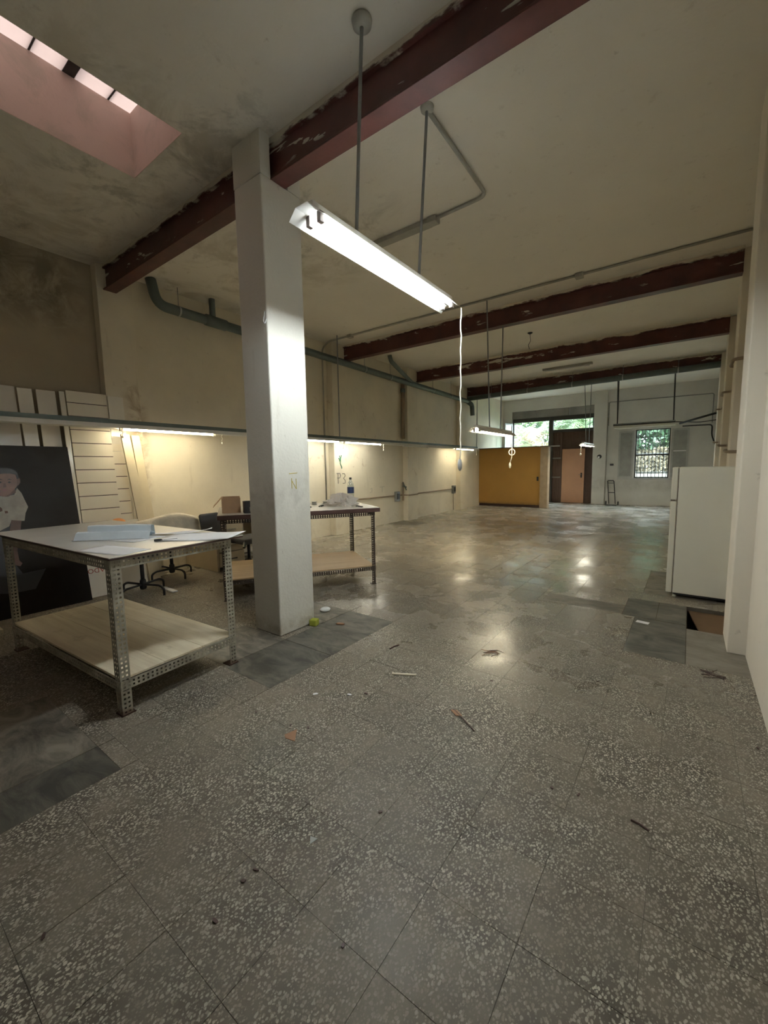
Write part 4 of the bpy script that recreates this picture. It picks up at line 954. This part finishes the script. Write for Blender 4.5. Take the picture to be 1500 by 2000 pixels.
# wall marks
wm = thing('wall_writing', 'hand-drawn green squiggle and P3 on second left pilaster', 'writing', (-6.085, 6.7, 1.4))
def strokes(name, mat, lines, x=-6.087, r=.006):
    m = MB()
    for ln in lines: m.tube([(x, y, z) for y, z in ln], r, 5)
    m.build(name, mat, wm)
strokes('squiggle', 'ink_green', [[(6.66, 1.72), (6.68, 1.66), (6.66, 1.60)], [(6.72, 1.73), (6.69, 1.64), (6.68, 1.55), (6.72, 1.48), (6.72, 1.44)], [(6.63, 1.66), (6.68, 1.64)]], r=.011)
strokes('letter_p', 'ink_grey', [[(6.60, 1.34), (6.60, 1.12)], [(6.56, 1.34), (6.66, 1.34), (6.68, 1.29), (6.65, 1.24), (6.58, 1.24)]], r=.007)
strokes('digit_3', 'ink_grey', [[(6.74, 1.33), (6.81, 1.33), (6.83, 1.28), (6.77, 1.23), (6.83, 1.18), (6.82, 1.12), (6.75, 1.12)]], r=.007)
m = MB()
for ln in ([(7.9, .93), (7.98, .95), (7.97, .86), (7.9, .84)], [(8.3, .96), (8.5, .97)], [(8.4, .97), (8.4, .82)]): m.tube([(-6.248, y, z) for y, z in ln], .004, 5)
tag(m.build('wall_writing', 'conduit'), 'faint pencil letters on left wall above low conduit', 'writing')

# ------------------------------------------------------------ fridge
fx0, fx1, fy0, fy1 = -.085, .50, 5.385, 5.95
fr_ = thing('refrigerator', 'cream-white refrigerator standing in the gap by right wall', 'refrigerator', (.2, 5.66, 0))
MB().box(fx0, fx1-.005, fy0, fy1, .045, 1.405).build('cabinet', 'enamel', fr_, bevel=.008)
MB().box(fx0-.006, fx0+.001, fy0+.006, fy1-.006, .05, 1.395).build('gasket', 'gasket', fr_)
dl = MB().box(fx0-.06, fx0-.007, fy0-.002, fy1, .045, 1.045).build('door', 'enamel', fr_, bevel=.008); du_ = MB().box(fx0-.06, fx0-.007, fy0-.002, fy1, 1.06, 1.405).build('freezer_door', 'enamel', fr_, bevel=.008)
MB().box(fx0-.062, fx0-.02, fy0-.001, fy0+.03, 1.045, 1.06).build('hinge', 'gasket', fr_)
MB().box(fx0-.075, fx0-.06, fy1-.10, fy1-.06, .75, 1.0).build('handle', 'enamel', dl); MB().box(fx0-.075, fx0-.06, fy1-.10, fy1-.06, 1.1, 1.28).build('handle', 'enamel', du_)
for xx in (fx0+.02, fx1-.06):
    for yy in (fy0+.04, fy1-.04): MB().lathe((xx, yy, 0), [(.018, 0), (.02, .01), (.012, .015), (.012, .046)], 10).build('foot', 'black' if xx > 0 else 'enamel', fr_)
MB().box(fx0+.01, fx1-.02, fy0+.012, fy1-.01, .025, .046).build('base', 'black', fr_)

# ------------------------------------------------------------ booth
bo = thing('booth', 'low ochre-yellow painted booth in the far left corner', 'booth', (-5.0, 14.5, 0))
MB().box(-6.245, -4.05, 14.40, 14.52, .09, 2.06).build('front_wall', 'ochre', bo)
MB().box(-6.245, -4.05, 14.44, 14.50, 0, .09).build('gap_strip', 'dark_brown', bo)  # dark strip in place of the shaded gap below the front wall
MB().box(-4.05, -3.80, 14.36, 14.62, 0, 2.06).build('corner_post', 'ochre_post', bo, bevel=.006)
MB().box(-4.18, -4.08, 14.62, 15.45, 0, 2.06).build('side_wall', 'ochre_post', bo)
MB().box(-6.245, -3.76, 14.34, 14.62, 2.062, 2.085).build('coping', 'dark_brown', bo)
MB().box(-3.80, -3.50, 14.45, 14.65, 2.062, 2.085).build('shelf_end', 'frame_grey', bo)
MB().box(-4.16, -4.10, 14.375, 14.399, .92, 1.06).build('switch', 'black', bo)

# ------------------------------------------------------------ sack truck
tr = thing('sack_truck', 'small black folding sack truck leaning on the far wall', 'hand truck', (-2.2, 16.6, 0))
for x0_, x1_ in ((-2.26, -2.34), (-2.06, -2.14)): MB().tube([(x0_+.02, 16.45, .05), (x1_, 16.68, .84)], .014, 8).build('upright', 'black', tr, smooth=True)
MB().tube(bend([(-2.335, 16.675, .80), (-2.34, 16.69, .86), (-2.15, 16.69, .86), (-2.135, 16.675, .80)], .03), .016, 8).build('handle', 'black', tr)
MB().tube([(-2.29, 16.56, .44), (-2.09, 16.56, .44)], .013, 8).build('crossbar', 'black', tr); MB().tube([(-2.33, 16.66, .77), (-2.13, 16.66, .77)], .01, 8).build('crossbar', 'black', tr)
MB().box(-2.33, -1.98, 16.22, 16.46, .012, .03).build('toe_plate', 'black', tr)
for x_ in (-2.36, -1.98): MB().tube([(x_, 16.5, .07), (x_+.035, 16.5, .07)], .07, 16).build('wheel', 'black', tr)

# ------------------------------------------------------------ floor debris
def chip(name, label, cat, x, y, w, h, th, rz, mat, pts=None, group=None, z=.0012):
    pts = pts or [(-.5, -.3), (-.2, -.5), (.35, -.42), (.5, .05), (.2, .5), (-.35, .4)]
    c, s = math.cos(rz), math.sin(rz); m = MB(); m.prism([(x+a*w*c-b_*h*s, y+a*w*s+b_*h*c, z) for a, b_ in pts], (0, 0, th))
    return tag(m.build(name, mat), label, cat, group)
g_ = thing('sponge_block', 'small green block at foot of the square column', 'sponge', (-2.74, 2.59, 0), .3)
MB().box(-.035, .035, -.035, .035, .001, .06).build('block', 'green_block', g_, world=False, bevel=.008)
m = MB(); m.lathe((-2.93, 2.93, .001), [(.02, 0), (.05, .006), (.055, .02), (.035, .034), (.01, .036)], 14); tag(m.build('white_soap', 'paper', smooth=True), 'white rounded lump on cement behind the column', 'debris')
chip('dry_leaf', 'curled brown leaf on cement behind green block', 'leaf', -2.55, 2.74, .08, .03, .012, .4, 'leaf_dry')
chip('dry_leaf', 'tan triangular scrap in the middle of near floor', 'leaf', -1.68, 1.385, .10, .07, .003, 2.3, 'leaf_dry', [(-.5, -.4), (.5, -.4), (.1, .5), (-.2, .35)])
t = thing('wood_stick', 'pale wooden stick lying on floor right of the column', 'stick', (-1.54, 2.29, 0), math.radians(28)); MB().box(-.085, .085, -.009, .009, .001, .011).build('stick', 'wood_stick', t, world=False, bevel=.002)
t = thing('twig', 'short dark twig on floor beyond the pale stick', 'twig', (-1.85, 2.62, 0), 1.4); MB().tube([(-.05, 0, .006), (0, .006, .007), (.05, 0, .006)], .006, 6).build('stem', 'dark_brown', t, world=False)
chip('white_flake', 'white flake left of the two near the column patch', 'debris', -1.873, 1.76, .035, .02, .003, .9, 'paper')
chip('white_flake', 'white flake right of the two near the column patch', 'debris', -1.686, 1.88, .035, .018, .003, .2, 'paper')
chip('white_flake', 'grey triangular flake on nearest speckled floor', 'debris', -1.12, 1.008, .034, .03, .003, 1.3, 'frame_grey', [(-.5, -.5), (.5, -.4), (0, .5)])
chip('paper_note', 'small printed white paper on the dark slab before the fridge', 'paper', -.275, 4.34, .10, .06, .0015, -.15, 'paper', [(-.5, -.5), (.5, -.5), (.5, .5), (-.5, .5)])
t = thing('dark_stick', 'thin dark twig on the floor at right', 'twig', (-.09, 1.82, 0), -.2); MB().tube([(-.03, 0, .004), (.0, .004, .004), (.035, -.004, .004)], .004, 6).build('stem', 'dark_brown', t, world=False)
t = thing('dry_twig', 'reddish dry twig with leaf near centre floor', 'twig', (-.98, 2.06, 0), -.35)
MB().tube([(-.10, .02, .005), (0, 0, .005), (.12, -.03, .005)], .0035, 6).build('stem', 'dark_brown', t, world=False); MB().prism([(-.10, .0, .004), (-.04, -.015, .004), (-.02, .015, .004), (-.08, .03, .004)], (0, 0, .003)).build('leaf', 'leaf_dry', t, world=False)
t = thing('dry_twigs', 'small clump of reddish twigs at centre of floor', 'twig', (-1.17, 2.96, 0), .2)
for k in range(9):
    a = random.uniform(-.9, .9); y_ = random.uniform(-.05, .05); x_ = random.uniform(-.04, .04); l_ = random.uniform(.03, .08)
    MB().tube([(x_-l_*math.cos(a), y_-l_*math.sin(a), .004), (x_, y_+random.uniform(-.015, .015), .010), (x_+l_*math.cos(a), y_+l_*math.sin(a), .004)], .0022, 5).build('stem', 'leaf_dry' if k % 2 else 'dark_brown', t, world=False)
t = thing('dry_twigs', 'grey twigs by the right pilaster foot', 'twig', (.2, 3.5, 0), .2)
for k in range(6):
    a = random.uniform(-.9, .9); y_ = random.uniform(-.05, .05); MB().tube([(-.07*math.cos(a), y_-.07*math.sin(a), .004), (.07*math.cos(a), y_+.07*math.sin(a), .004)], .0022, 5).build('stem', 'dark_brown', t, world=False)
spots = [(500, 1392), (715, 1355), (568, 1417), (602, 1422), (500, 1700), (420, 1800), (670, 1848), (85, 1830), (1078, 1540), (1130, 1553), (743, 1587), (960, 1330), (1015, 1190), (980, 1110), (993, 1075), (475, 1722), (1480, 1462), (1168, 1332)]
for px, py in spots:
    d_ = r2*((px-750)/F_PX)-u2*((py-1000)/F_PX)+fw; t_ = -1.45/d_.z; p = Vector((0, 0, 1.45))+d_*t_
    chip('dark_crumb', 'small dark crumb lying loose on the terrazzo', 'debris', p.x, p.y, random.uniform(.014, .026), random.uniform(.007, .012), .004, random.random()*6, 'dark_brown', group='dark crumbs scattered on the floor')
